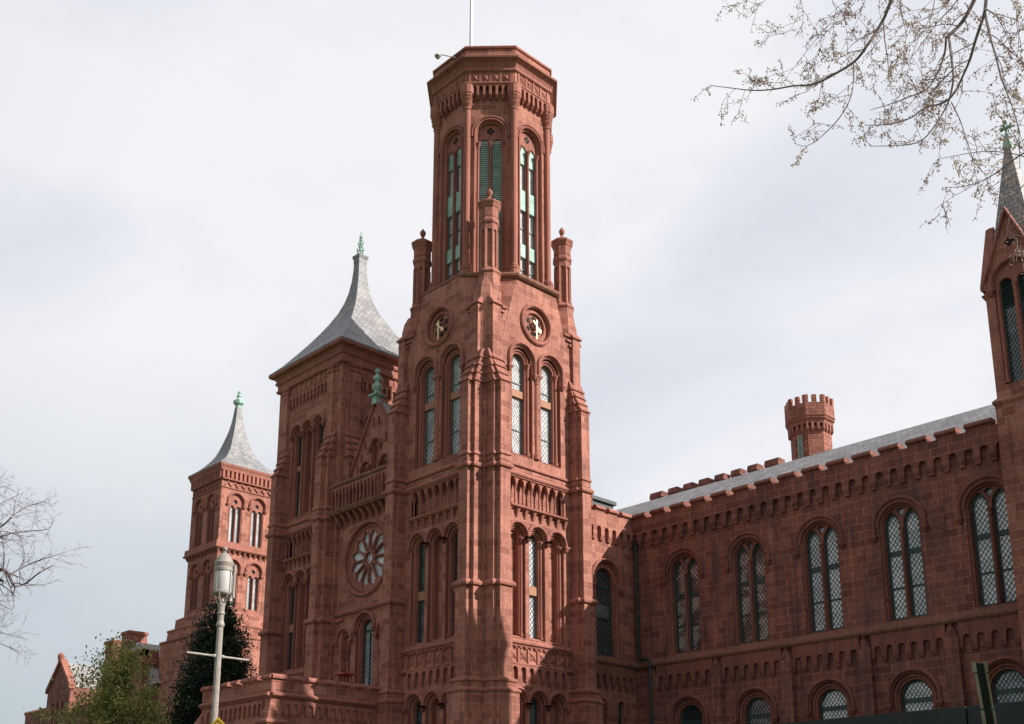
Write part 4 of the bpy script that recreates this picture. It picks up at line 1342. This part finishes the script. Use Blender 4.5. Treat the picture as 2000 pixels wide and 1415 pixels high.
VP = sq(VC[0] - VH, VC[0] + VH, VC[1] - VH, VC[1] + VH)
loft(t, VP, [(25.62, .0), (25.66, .3), (25.76, .36), (25.84, .3), (25.86, .26), (26.3, .24), (26.36, .0)], True, True)
loft(t, VP, [(32.38, .0), (32.4, .22), (32.56, .24), (32.7, .3), (32.8, .36), (32.98, .38), (33.0, .2)], True, True)
obj('cornice', t, TRIM, far)
t = MB()
loft(t, VP, [(0, 1.3), (18.2, 1.25), (18.3, 1.35), (18.42, 1.35), (18.55, .95), (19.2, .9), (19.3, .98), (19.4, .95), (19.5, .52), (20.2, .48), (20.3, .5), (20.6, 0)], True)
obj('base', t, STONE, far)
tiny = [(VC[0] - .001, VC[1] - .001), (VC[0] + .001, VC[1] - .001), (VC[0] + .001, VC[1] + .001), (VC[0] - .001, VC[1] + .001)]
t = MB(); loft(t, tiny, [(32.94, 2.84), (33.02, 2.84), (33.45, 2.28), (33.9, 1.85), (34.4, 1.47), (34.8, 1.23), (35.4, 1.0), (36, .82), (36.7, .62), (37.3, .48), (38.0, .36), (38.6, .29), (39.4, .22)], True)
rf = obj('roof', t, SLATE, far)
t = MB(); lathe(t, VC, [(.27, 39.2), (.27, 39.45), (.24, 39.5), (.36, 39.62), (.46, 39.7), (.48, 39.95), (.4, 40.02), (.2, 40.06), (.2, 40.2), (.12, 40.3), (.22, 40.4), (.2, 40.52), (.1, 40.6), (.15, 40.75), (.05, 40.95), (0, 41.0)], 8)
obj('finial', t, COPPER, rf)

# ---------------------------------------------------------------- lower wing far left
wing = thing('gabled_wing', (-104, 48, 0), 'low far wing with a gable, two chimneys and battlements behind the olive-green tree', 'building')
w = MB()
loft(w, sq(-121, -84.5, 44.6, 58), [(0, 0), (15.3, 0)], True)
obj('wall', w, SHADE_STAINED, wing)
merlons(wing, STONE, FY(44.6), -121, -113.5, 9, 15.3, .3, -.4, .05, .5)
F = FY(43.9)
gw, gx = 2.75, -111.0
w, t = MB(), MB()
holes = []
for s in (-1, 0, 1):
    A = arch(gx + s * 1.15, .3, 13.2, 15.6); holes.append([A[-1]] + A[:-1]); skin(t, F, [(A, 0), (A, -.25)])
    window(wing, F, gx + s * 1.15, .3, 13.2, 15.6, -.24, PANE, LEAD, FRAME, pitch=.3)
wall(w, F, [(gx - gw, 0), (gx + gw, 0), (gx + gw, 17.2), (gx, 19.95), (gx - gw, 17.2)], holes)
w.face([(gx + gw, 43.9, 0), (gx + gw, 57, 0), (gx + gw, 57, 17.2), (gx + gw, 43.9, 17.2)])
w.face([(gx - gw, 43.9, 0), (gx - gw, 57, 0), (gx - gw, 57, 17.2), (gx - gw, 43.9, 17.2)])
obj('gable', w, SHADE_STAINED, wing); obj('arch_surround', t, TRIM, wing)
t = MB()
for s in (-1, 1):
    rows = []
    for f in (0, 1.06):
        a, z = gx + s * gw * f, 20.15 - 2.75 * f
        rows.append([P(F, a, z - .25, .0), P(F, a, z - .25, .2), P(F, a, z + .2, .2), P(F, a, z + .2, -.5), P(F, a, z - .2, -.5)])
    t.grid(rows, True); t.face(rows[0]); t.face(rows[1])
lathe(t, (gx, 43.8), [(.22, 19.9), (.3, 20.3), (.34, 20.55), (.25, 20.75), (.1, 20.85), (0, 20.9)], 8)
obj('coping', t, TRIM, wing)
t = MB(); t.grid([[(gx - gw, y, 17.15), (gx, y, 19.9), (gx + gw, y, 17.15)] for y in (44.1, 57)]); obj('roof', t, SLATE2, wing)
t = MB(); t.grid([[(-96, y, 14.6), (-90, y, 18.9), (-85.5, y, 14.9)] for y in (41.7, 57)])
t.face([(-96, 41.75, 14.6), (-90, 41.75, 18.85), (-85.5, 41.75, 14.9)]); obj('roof', t, SLATE2, wing)
w = MB(); loft(w, sq(-96, -86.2, 41.8, 56), [(0, 0), (15.2, 0)], True); obj('wall', w, SHADE_STAINED, wing)
for nm, x0, x1, y0, y1, z in (('chimney', -98.8, -97.2, 43.0, 44.3, 20.25), ('chimney', -94.6, -93.2, 42.6, 44.2, 20.5)):
    t = MB(); loft(t, sq(x0, x1, y0, y1), [(14, 0), (z - 1.1, 0), (z - 1.05, .1), (z - .85, .1), (z - .8, .04), (z - .3, .04), (z - .25, .12), (z, .12)], True)
    obj(nm, t, SMALL, wing)
w, t = MB(), MB()
loft(w, sq(-89.6, -87.2, 41.2, 44.6), [(0, 0), (16.6, 0), (16.75, .15), (17.3, .15)], True)
for a in ((-89.75, -88.9), (-88.7, -87.05)):
    loft(w, sq(a[0], a[1], 41.05, 41.6), [(17.25, 0), (17.9, 0)], True)
for a in ((41.05, 42.5), (42.9, 44.75)):
    loft(w, sq(-87.6, -87.05, a[0], a[1]), [(17.25, 0), (17.9, 0)], True)
obj('battlement_block', w, SMALL, wing)
t = MB()
for y in (44.6, 45.2):
    tube(t, [(-89.9, y, 19.3), (-85.6, y, 15.4)], .07, 4)
for i in range(12):
    f = i / 11
    tube(t, [(-89.9 + 4.3 * f, 44.6, 19.3 - 3.9 * f), (-89.9 + 4.3 * f, 45.2, 19.3 - 3.9 * f)], .045, 4)
obj('roof_ladder', t, BLACK, wing)

# ---------------------------------------------------------------- ground
def sheet(name, x0, x1, y0, y1, z, mat, n=1):
    m = MB(); m.face([(x0, y0, z), (x1, y0, z), (x1, y1, z), (x0, y1, z)])
    return obj(name, m, mat, None, kind='structure')
sheet('lawn', -900, 900, -900, 900, 0, GRASS)
sheet('path', -70, 60, 13.5, 22, .004, ASPHALT)
sheet('forecourt', -52, -40, 22, 27, .008, ASPHALT)

# ---------------------------------------------------------------- street lamp, signs, hoarding
LP = (-21.4, 11.8)
lamp = thing('street_lamp', (*LP, 0), 'cream fluted street lamp with a frosted cylindrical lantern and empty banner arms', 'street lamp')
m = MB()
prof = [(0, .34), (.25, .34), (.3, .28), (.7, .26), (.8, .18), (1.0, .15), (1.1, .084), (6.4, .066)]
rows = []
for z, r in prof:
    row = []
    for i in range(32):
        a = 2 * math.pi * i / 32
        k = r * (1 - (.07 if i % 2 and z >= 1.1 else 0))
        row.append((LP[0] + k * math.cos(a), LP[1] + k * math.sin(a), z))
    rows.append(row)
m.grid(rows, True)
lathe(m, LP, [(.066, 6.35), (.088, 6.38), (.092, 6.42), (.078, 6.46), (.066, 6.5), (.066, 6.62), (.085, 6.64), (.085, 6.67), (.07, 6.7), (.072, 6.78), (.085, 6.86), (.06, 6.9), (.045, 6.96), (.05, 7.0), (.02, 7.04)], 16)
obj('post', m, CREAM, lamp)
m = MB()
lathe(m, LP, [(.18, 7.07), (.2, 7.1), (.2, 7.14), (.185, 7.16)], 20)
lathe(m, LP, [(.19, 7.58), (.205, 7.6), (.205, 7.66), (.195, 7.68), (.205, 7.72), (.22, 7.78), (.2, 7.8), (.175, 7.86), (.13, 7.94), (.085, 7.99), (.04, 8.02), (.03, 8.05), (.05, 8.07), (.06, 8.1), (.045, 8.14), (0, 8.16)], 20)
for i in range(6):
    a = R(10 + 60 * i)
    ca, sa = math.cos(a), math.sin(a)
    tube(m, [(LP[0] + .06 * ca, LP[1] + .06 * sa, 6.84), (LP[0] + .10 * ca, LP[1] + .10 * sa, 6.93), (LP[0] + .155 * ca, LP[1] + .155 * sa, 7.0), (LP[0] + .19 * ca, LP[1] + .19 * sa, 7.09)], .017, 6)
for i in range(4):
    a = R(20 + 90 * i)
    tube(m, [(LP[0] + .202 * math.cos(a), LP[1] + .202 * math.sin(a), 7.1), (LP[0] + .202 * math.cos(a), LP[1] + .202 * math.sin(a), 7.64)], .008, 6)
a = R(48)
tube(m, [(LP[0] + .24 * math.cos(a), LP[1] + .24 * math.sin(a), 7.0), (LP[0] + .24 * math.cos(a), LP[1] + .24 * math.sin(a), 7.74)], .035, 8)
obj('lantern_frame', m, CREAM, lamp)
m = MB(); lathe(m, LP, [(.17, 7.13), (.188, 7.17), (.19, 7.55), (.185, 7.6)], 24); obj('lantern_glass', m, FROST, lamp, smooth=True)
for s in (-1, 1):
    m = MB()
    tube(m, [(LP[0], LP[1] + s * .05, 5.72), (LP[0], LP[1] + s * .74, 5.72)], .024, 8)
    tube(m, [(LP[0], LP[1] + s * .07, 5.72), (LP[0], LP[1] + s * .13, 5.72)], .04, 8)
    obj('banner_arm', m, CREAM, lamp)

q = at(426.5, 1401, 13)
sg = thing('warning_sign', (q.x, q.y, 0), 'top corner of a yellow diamond warning sign in front of the street lamp', 'sign')
m = MB()
Fs = (Vector((q.x, q.y, 0)), Vector((.80, .60, 0)), Vector((.60, -.80, 0)))
h = .54
dm = [(0, q.z - 2 * h), (h, q.z - h), (0, q.z), (-h, q.z - h)]
prism(m, Fs, dm, 0, .006, True)
o = obj('sign_plate', m, YEL, sg)
m = MB()
ins = [(a * .94, q.z - h + (b - q.z + h) * .94) for a, b in dm]; in2 = [(a * .91, q.z - h + (b - q.z + h) * .91) for a, b in dm]
m.grid([[P(Fs, a, b, .0075) for a, b in ins + [ins[0]]], [P(Fs, a, b, .0075) for a, b in in2 + [in2[0]]]]); obj('sign_border', m, BLACK, o)
m = MB(); tube(m, [P(Fs, 0, 0, -.03), P(Fs, 0, q.z - .1, -.03)], .025, 8); obj('post', m, STEEL, sg)

q0, q1 = at(1911, 1293, 9), at(1933, 1415, 9.12)
ax = (q0 - q1).normalized()
pz = thing('channel_post', (q1.x - ax.x / ax.z * q1.z, q1.y - ax.y / ax.z * q1.z, 0), 'leaning dark channel post with pale metal edges at the lower right', 'post')
sx_ = (rt * 1.0 - fw * .12); sx_.z = 0; sx_.normalize()
nn = Z.cross(sx_)
def chan(mb, cs, za, zb):
    b0 = Vector(pz.location)
    rows = [[b0 + ax * (z / ax.z) + sx_ * a + nn * b for a, b in cs] for z in (za, zb)]
    mb.grid(rows, True); mb.face(rows[0]); mb.face(rows[1])
m = MB(); chan(m, [(-.036, .0), (.036, .0), (.036, .012), (-.036, .012)], 0, q0.z - .01); obj('web', m, BLACK, pz)
for s in (-1, 1):
    m = MB()
    chan(m, [(s * .034, -.03), (s * .05, -.03), (s * .05, .014), (s * .034, .014)], 0, 2.80)
    chan(m, [(s * .034, -.03), (s * .047, -.03), (s * .047, .012), (s * .034, .012)], 2.815, 3.08)
    chan(m, [(s * .034, -.034), (s * .054, -.034), (s * .054, .016), (s * .034, .016)], 3.09, q0.z)
    obj('flange', m, STEEL, pz)

hd = thing('site_hoarding', (-3, 10.6, 0), 'dark flat-topped screen fence along the bottom right corner', 'fence')
for i in range(6):
    m = MB(); box(m, FY(10.6), -9.5 + 2.4 * i, -7.12 + 2.4 * i, .05, 3.04, -.03, .0); obj('screen_panel', m, BLACK, hd)
    m = MB(); box(m, FY(10.6), -9.55 + 2.4 * i, -9.47 + 2.4 * i, 0, 3.045, -.1, -.035); obj('fence_post', m, PIPE, hd)

# ---------------------------------------------------------------- trees
def grow(mb, pts, rad, n=6):
    tube(mb, pts, rad, n)
def leafquad(mb, p, s, rr, asp=.55):
    """one small pointed leaf, any way up"""
    a = Vector((rr.gauss(0, 1), rr.gauss(0, 1), rr.gauss(0, .8))).normalized()
    b = a.orthogonal().normalized()
    b = (b * math.cos(k := rr.random() * 6.28) + a.cross(b) * math.sin(k))
    c = a.cross(b)
    u, v = b * s, c * s * asp
    mb.face([p - u, p + v, p + u, p - v])
def leafy_tree(name, base, hgt, cz, rx, rz, label, mat, seed, nclump, per, leaf, trunk_r, bark, taper=1.0, gap=-.12):
    rr = random.Random(seed)
    o = thing(name, (base[0], base[1], 0), label, 'tree')
    if name == 'added_shade_tree': o['group'] = 'unseen trees added to block sky light'
    tm, lm = MB(), MB()
    b = Vector((base[0], base[1], 0))
    top = b + Vector((rr.uniform(-.3, .3), rr.uniform(-.3, .3), hgt * .92))
    tube(tm, [b, b + (top - b) * .3 + Vector((.1, .05, 0)), b + (top - b) * .65, top], [trunk_r, trunk_r * .75, trunk_r * .42, .03], 8)
    for i in range(nclump):
        while True:
            d = Vector((rr.uniform(-1, 1), rr.uniform(-1, 1), rr.uniform(-1, 1)))
            if .25 < d.length < 1: break
        if noise.noise(Vector((d.x * 2.1, d.y * 2.1 + seed, d.z * 2.6))) < gap: continue
        d = d * (0.45 + .55 * d.length)
        w = 1.0 - taper * max(0, d.z) * .62
        bump = .76 + .34 * noise.noise(Vector((d.x * 1.7 + seed, d.y * 1.7, d.z * 1.7)))
        c = b + Vector((d.x * rx * w * bump, d.y * rx * w * bump, cz + d.z * rz * (.9 + .2 * bump)))
        if rr.random() < .5:
            root = b + (top - b) * max(.15, min(.9, (c.z - .6 - abs(d.x)) / hgt))
            mid = (root + c) / 2 + Vector((0, 0, -.25))
            tube(tm, [root, mid, c], [.05, .035, .012], 5)
        cr_ = rr.uniform(.16, .46) * rx / 3
        for j in range(per):
            g = Vector((rr.gauss(0, cr_), rr.gauss(0, cr_), rr.gauss(0, cr_ * .6)))
            leafquad(lm, c + g, leaf * rr.uniform(.6, 1.3), rr)
    obj('trunk', tm, bark, o)
    obj('crown', lm, mat, o)
    return o
pd = at(428, 1300, 68)
leafy_tree('evergreen_tree', (pd.x, pd.y), 16.4, 9.6, 3.5, 6.9, 'dark evergreen tree standing behind the street lamp in shade', LEAF_DARK, 3, 1300, 95, .09, .3, BARK, 1.1, -.2)
pl_ = at(230, 1340, 60)
leafy_tree('broadleaf_evergreen', (pl_.x, pl_.y), 12.3, 7.3, 4.45, 4.9, 'sunlit olive-green bushy tree hiding the far gabled wing', LEAF_LIGHT, 11, 620, 110, .088, .22, BARKL, .8, .0)

def twigs(bm, lm, pts, r0, r1, rr, depth, dens, ln, bud, hang, n=5, spread=1.0):
    """a limb along pts with side shoots, recursively; buds in little clusters on the last shoots"""
    pts = [Vector(p) for p in pts]
    # smooth the limb
    sm = []
    for i in range(len(pts) - 1):
        p0, p1, p2, p3 = pts[max(i - 1, 0)], pts[i], pts[i + 1], pts[min(i + 2, len(pts) - 1)]
        for k in range(3):
            t = k / 3
            sm.append(.5 * ((2 * p1) + (p2 - p0) * t + (2 * p0 - 5 * p1 + 4 * p2 - p3) * t * t + (3 * p1 - p0 - 3 * p2 + p3) * t ** 3))
    sm.append(pts[-1])
    m = len(sm) - 1
    tube(bm, sm, [r0 + (r1 - r0) * i / m for i in range(m + 1)], n)
    tot = sum((sm[i + 1] - sm[i]).length for i in range(m))
    cnt = int(tot * dens * rr.uniform(.8, 1.2)) + 1
    if depth == 0:
        if lm is not None and bud:
            for i in range(m + 1):
                if rr.random() < .62:
                    for j in range(rr.randint(1, 4)):
                        q = sm[i] + Vector((rr.gauss(0, .35), rr.gauss(0, .35), rr.gauss(-.3, .35))) * bud * 1.7
                        d = Vector((rr.gauss(0, .5), rr.gauss(0, .5), rr.gauss(-.35, .6))).normalized()
                        e = d.orthogonal().normalized(); f = d.cross(e)
                        l_, w_ = bud * rr.uniform(.7, 1.4), bud * .3
                        ring = [q + d * l_ * .5 + (e * math.cos(2.0944 * k) + f * math.sin(2.0944 * k)) * w_ for k in range(3)]
                        for k in range(3):
                            lm.face([q, ring[k], ring[(k + 1) % 3]]); lm.face([q + d * l_, ring[(k + 1) % 3], ring[k]])
        return
    for c in range(cnt):
        f = (c + rr.random()) / cnt
        f = .12 + .88 * f
        i = min(int(f * m), m - 1)
        p = sm[i] + (sm[i + 1] - sm[i]) * (f * m - i)
        d = (sm[i + 1] - sm[i]).normalized()
        s = d.orthogonal().normalized()
        an = rr.random() * 6.28
        s = s * math.cos(an) + d.cross(s) * math.sin(an)
        v = (d * rr.uniform(.35, .9) + s * rr.uniform(.5, 1.1) * spread + Vector((0, 0, hang))).normalized()
        l_ = ln * rr.uniform(.45, 1.25) * (1.1 - .5 * f)
        q = [p]
        for k in range(3):
            v = (v + Vector((rr.gauss(0, .22), rr.gauss(0, .22), rr.gauss(hang * .35, .2)))).normalized()
            q.append(q[-1] + v * l_ / 3)
        rs = max(.0024, min(.006 if ln < .8 else .02, (r0 + (r1 - r0) * f) * .42))
        twigs(bm, lm, q, rs, max(.0015, rs * .45), rr, depth - 1, dens * 1.35, ln * .5, bud, hang, 4, spread)

rr = random.Random(21)
bud_t = thing('budding_tree', (-1.2, 13.0, 0), 'tree with bare drooping branches and golden buds hanging in at the top right', 'tree')
bm, lm = MB(), MB()
D = 9.5
limbs = [  # photo-traced runs of pixels with their depth, thick to thin
    ([(1790, -120, 9.3), (1741, 0, 9.4), (1722, 45, 9.5), (1690, 95, 9.5), (1667, 122, 9.6), (1630, 145, 9.7), (1590, 165, 9.8), (1550, 168, 9.9), (1510, 175, 10), (1470, 177, 10.1), (1425, 172, 10.2), (1385, 167, 10.3)], .030, .004),
    ([(1667, 122, 9.6), (1667, 160, 9.5), (1660, 195, 9.4), (1640, 230, 9.4), (1610, 262, 9.4), (1575, 286, 9.4), (1550, 279, 9.4)], .013, .003),
    ([(1962, -130, 9.0), (1903, 0, 9.1), (1878, 45, 9.2), (1853, 70, 9.2)], .032, .024),
    ([(1853, 70, 9.2), (1858, 110, 9.1), (1862, 150, 9.0), (1858, 180, 9.0), (1850, 205, 9.0), (1830, 240, 9), (1800, 275, 9), (1760, 284, 9), (1700, 286, 9)], .022, .004),
    ([(1848, 72, 9.2), (1845, 105, 9.4), (1832, 140, 9.5), (1810, 175, 9.6), (1775, 190, 9.8), (1735, 205, 9.9), (1700, 215, 10)], .018, .004),
    ([(1940, -140, 8.4), (1926, 0, 8.5), (1922, 28, 8.5), (1905, 80, 8.6), (1895, 115, 8.7), (1880, 150, 8.8), (1865, 180, 8.9), (1845, 200, 9.0), (1805, 212, 9.2), (1780, 230, 9.3), (1740, 243, 9.4), (1690, 245, 9.5)], .028, .005),
    ([(1924, 28, 8.5), (1935, 75, 8.3), (1945, 110, 8.2), (1955, 150, 8.1), (1970, 190, 8.0), (1982, 225, 7.9), (1990, 260, 7.9), (1992, 330, 7.9)], .020, .004),
    ([(2100, 200, 8.4), (2030, 280, 8.5), (1990, 305, 8.6), (1950, 335, 8.7), (1915, 355, 8.8), (1880, 365, 8.9), (1840, 366, 9.0)], .014, .003),
    ([(2120, 330, 7.9), (2040, 320, 8.0), (1985, 302, 8.1), (1930, 296, 8.3), (1880, 302, 8.5), (1830, 312, 8.7)], .010, .003),
    ([(1858, 200, 9.0), (1875, 235, 9.0), (1890, 280, 9.1), (1905, 320, 9.1), (1930, 345, 9.1)], .009, .003),
    ([(1640, -60, 10.4), (1625, 0, 10.4), (1635, 25, 10.4), (1600, 70, 10.3), (1560, 120, 10.3), (1520, 175, 10.2)], .007, .003),
    ([(1580, -40, 10.8), (1565, 0, 10.8), (1555, 40, 10.8), (1530, 75, 10.8)], .005, .002),
    ([(1520, -30, 10.9), (1490, 5, 10.9), (1460, 3, 10.9), (1440, -2, 10.9)], .004, .002),
    ([(1900, -80, 9.8), (1870, 0, 9.8), (1830, 45, 9.9), (1790, 100, 10), (1740, 160, 10.1)], .012, .003),
    ([(2120, 40, 7.6), (2060, 100, 7.7), (2010, 130, 7.8), (1980, 100, 7.9), (1960, 60, 8)], .010, .003),
    ([(1700, -60, 10), (1690, 0, 10), (1665, 60, 10), (1640, 105, 10)], .006, .002),
    ([(1765, -50, 9.8), (1757, 10, 9.8), (1770, 70, 9.8), (1760, 130, 9.8)], .006, .002),
    ([(1830, -60, 9.6), (1822, 20, 9.6), (1792, 80, 9.6), (1772, 140, 9.6), (1760, 185, 9.6)], .008, .002),
    ([(1995, -50, 8.8), (1985, 40, 8.8), (1995, 100, 8.8), (1980, 170, 8.8)], .008, .002),
    ([(1695, -55, 10.2), (1655, 15, 10.2), (1605, 38, 10.2)], .005, .002),
    ([(1860, -70, 10.4), (1845, 10, 10.4), (1800, 40, 10.4), (1740, 60, 10.4), (1690, 110, 10.4)], .007, .002),
    ([(2080, 360, 7.4), (2020, 350, 7.5), (1985, 380, 7.6), (1970, 430, 7.6), (1965, 470, 7.6)], .008, .003),
]
for pts, r0, r1 in limbs:
    twigs(bm, lm, [at(x, y, d) for x, y, d in pts], r0 * .55, r1 * .62, rr, 2, 6.0, .45, .020, -.06, 6, 1.0)
tb = Vector((-1.2, 13.0, 0))
fork = Vector((-1.5, 12.6, 4.4))
tube(bm, [tb, tb + Vector((0, -.1, 1.5)), fork], [.3, .24, .2], 12)
hub = at(2360, -40, 10.4)
tube(bm, [fork - Vector((0, 0, .2)), (fork + hub) / 2 + Vector((.1, 0, .1)), hub], [.2, .16, .12], 10)
high = at(2180, -420, 9.9)
tube(bm, [hub, (hub + high) / 2 + Vector((0, .1, .1)), high], [.12, .1, .075], 8)
for x, y, d, r, h in ((1790, -120, 9.3, .032, 1), (1962, -130, 9.0, .034, 1), (1940, -140, 8.4, .03, 1), (1640, -60, 10.4, .012, 1), (1900, -80, 9.8, .016, 1), (1580, -40, 10.8, .009, 1), (1520, -30, 10.9, .008, 1),
                      (2100, 200, 8.4, .018, 0), (2120, 330, 7.9, .014, 0), (2120, 40, 7.6, .014, 0), (2080, 360, 7.4, .012, 0)):
    e = at(x, y, d)
    o_ = high if h else hub
    mid = at((x + 2180) / 2, -420, d + .3) if h else at(2260, (y - 40) / 2 + 20, d + .8)
    tube(bm, [o_, mid, (mid + e) / 2 + Vector((.03, 0, .06)), e], [max(r * 1.8, .03), r * 1.5, r * 1.2, r], 8)
obj('trunk', bm, BARK, bud_t)
obj('buds', lm, BUD, bud_t)

rr = random.Random(5)
bare = thing('bare_tree', (-33.5, 8.6, 0), 'bare winter tree with a twisted limb reaching in at the left edge', 'tree')
bm, lm = MB(), MB()
DB = 27
for pts, r0, r1 in [
    ([(-120, 1150), (-40, 1135), (0, 1125), (15, 1115), (28, 1113), (38, 1122), (48, 1142), (55, 1146), (75, 1138), (100, 1118), (125, 1105)], .085, .010),
    ([(-100, 1145), (-20, 1135), (8, 1132), (28, 1135)], .075, .03),
    ([(42, 1122), (60, 1112), (90, 1098), (120, 1088), (152, 1078)], .028, .005),
    ([(-90, 1090), (-20, 1060), (5, 1040), (30, 1025), (50, 1005), (80, 988), (112, 980)], .04, .006),
    ([(-80, 1090), (-10, 1062), (30, 1046), (70, 1038), (115, 1034), (128, 1014)], .03, .005),
    ([(-80, 1020), (0, 1000), (30, 980), (70, 962)], .025, .005),
    ([(-80, 985), (0, 958), (48, 946)], .02, .004),
    ([(-60, 1210), (0, 1172), (20, 1180), (45, 1192)], .03, .005),
    ([(-60, 1240), (0, 1225), (30, 1238), (65, 1246)], .022, .004),
    ([(-60, 1260), (0, 1252), (40, 1265), (65, 1278)], .018, .004),
    ([(28, 1113), (30, 1080), (25, 1050), (15, 1010)], .022, .004),
    ([(60, 1110), (70, 1085), (62, 1050)], .012, .003),
]:
    twigs(bm, lm, [at(x - 22, y, DB + rr.uniform(-.8, .8)) for x, y in pts], r0 * .85, r1, rr, 2, 2.8, .95, .016, .05, 5, 1.1)
tb = Vector((-33.5, 8.6, 0))
f0 = tb + Vector((.5, .5, 5.2))
tube(bm, [tb, tb + Vector((.1, .2, 2.5)), f0, f0 + Vector((.2, -.2, 3)), f0 + Vector((-.4, -.6, 6))], [.34, .27, .22, .13, .05], 10)
for x, y in ((-120, 1150), (-100, 1145), (-90, 1090), (-80, 1020), (-80, 985), (-60, 1210), (-60, 1240), (-60, 1260), (-80, 1090)):
    e = at(x, y, DB)
    s_ = f0 + Vector((.1, -.1, max(-1.5, min(3.0, (e.z - f0.z) * .55))))
    tube(bm, [s_, (s_ + e) / 2 + Vector((0, 0, .15)), e], [.1, .075, .05], 6)
obj('trunk', bm, BARK3, bare)
obj('buds', lm, BARK, bare)

# unseen trees added past the right edge to shut sky light off the range
for i, (x, y, h, r_) in enumerate(((-4.6, 38.5, 22, 6.6), (5, 32, 23, 7.0))):
    leafy_tree('added_shade_tree', (x, y), h, h * .58, r_, h * .42, ('unseen dark tree added in front of the long range to cut its sky light', 'unseen dark tree added nearer the camera to cut sky light on the range')[i], LEAF_DARK, 40 + i, 420, 60, .34, .5, BARK, .5, -.3)
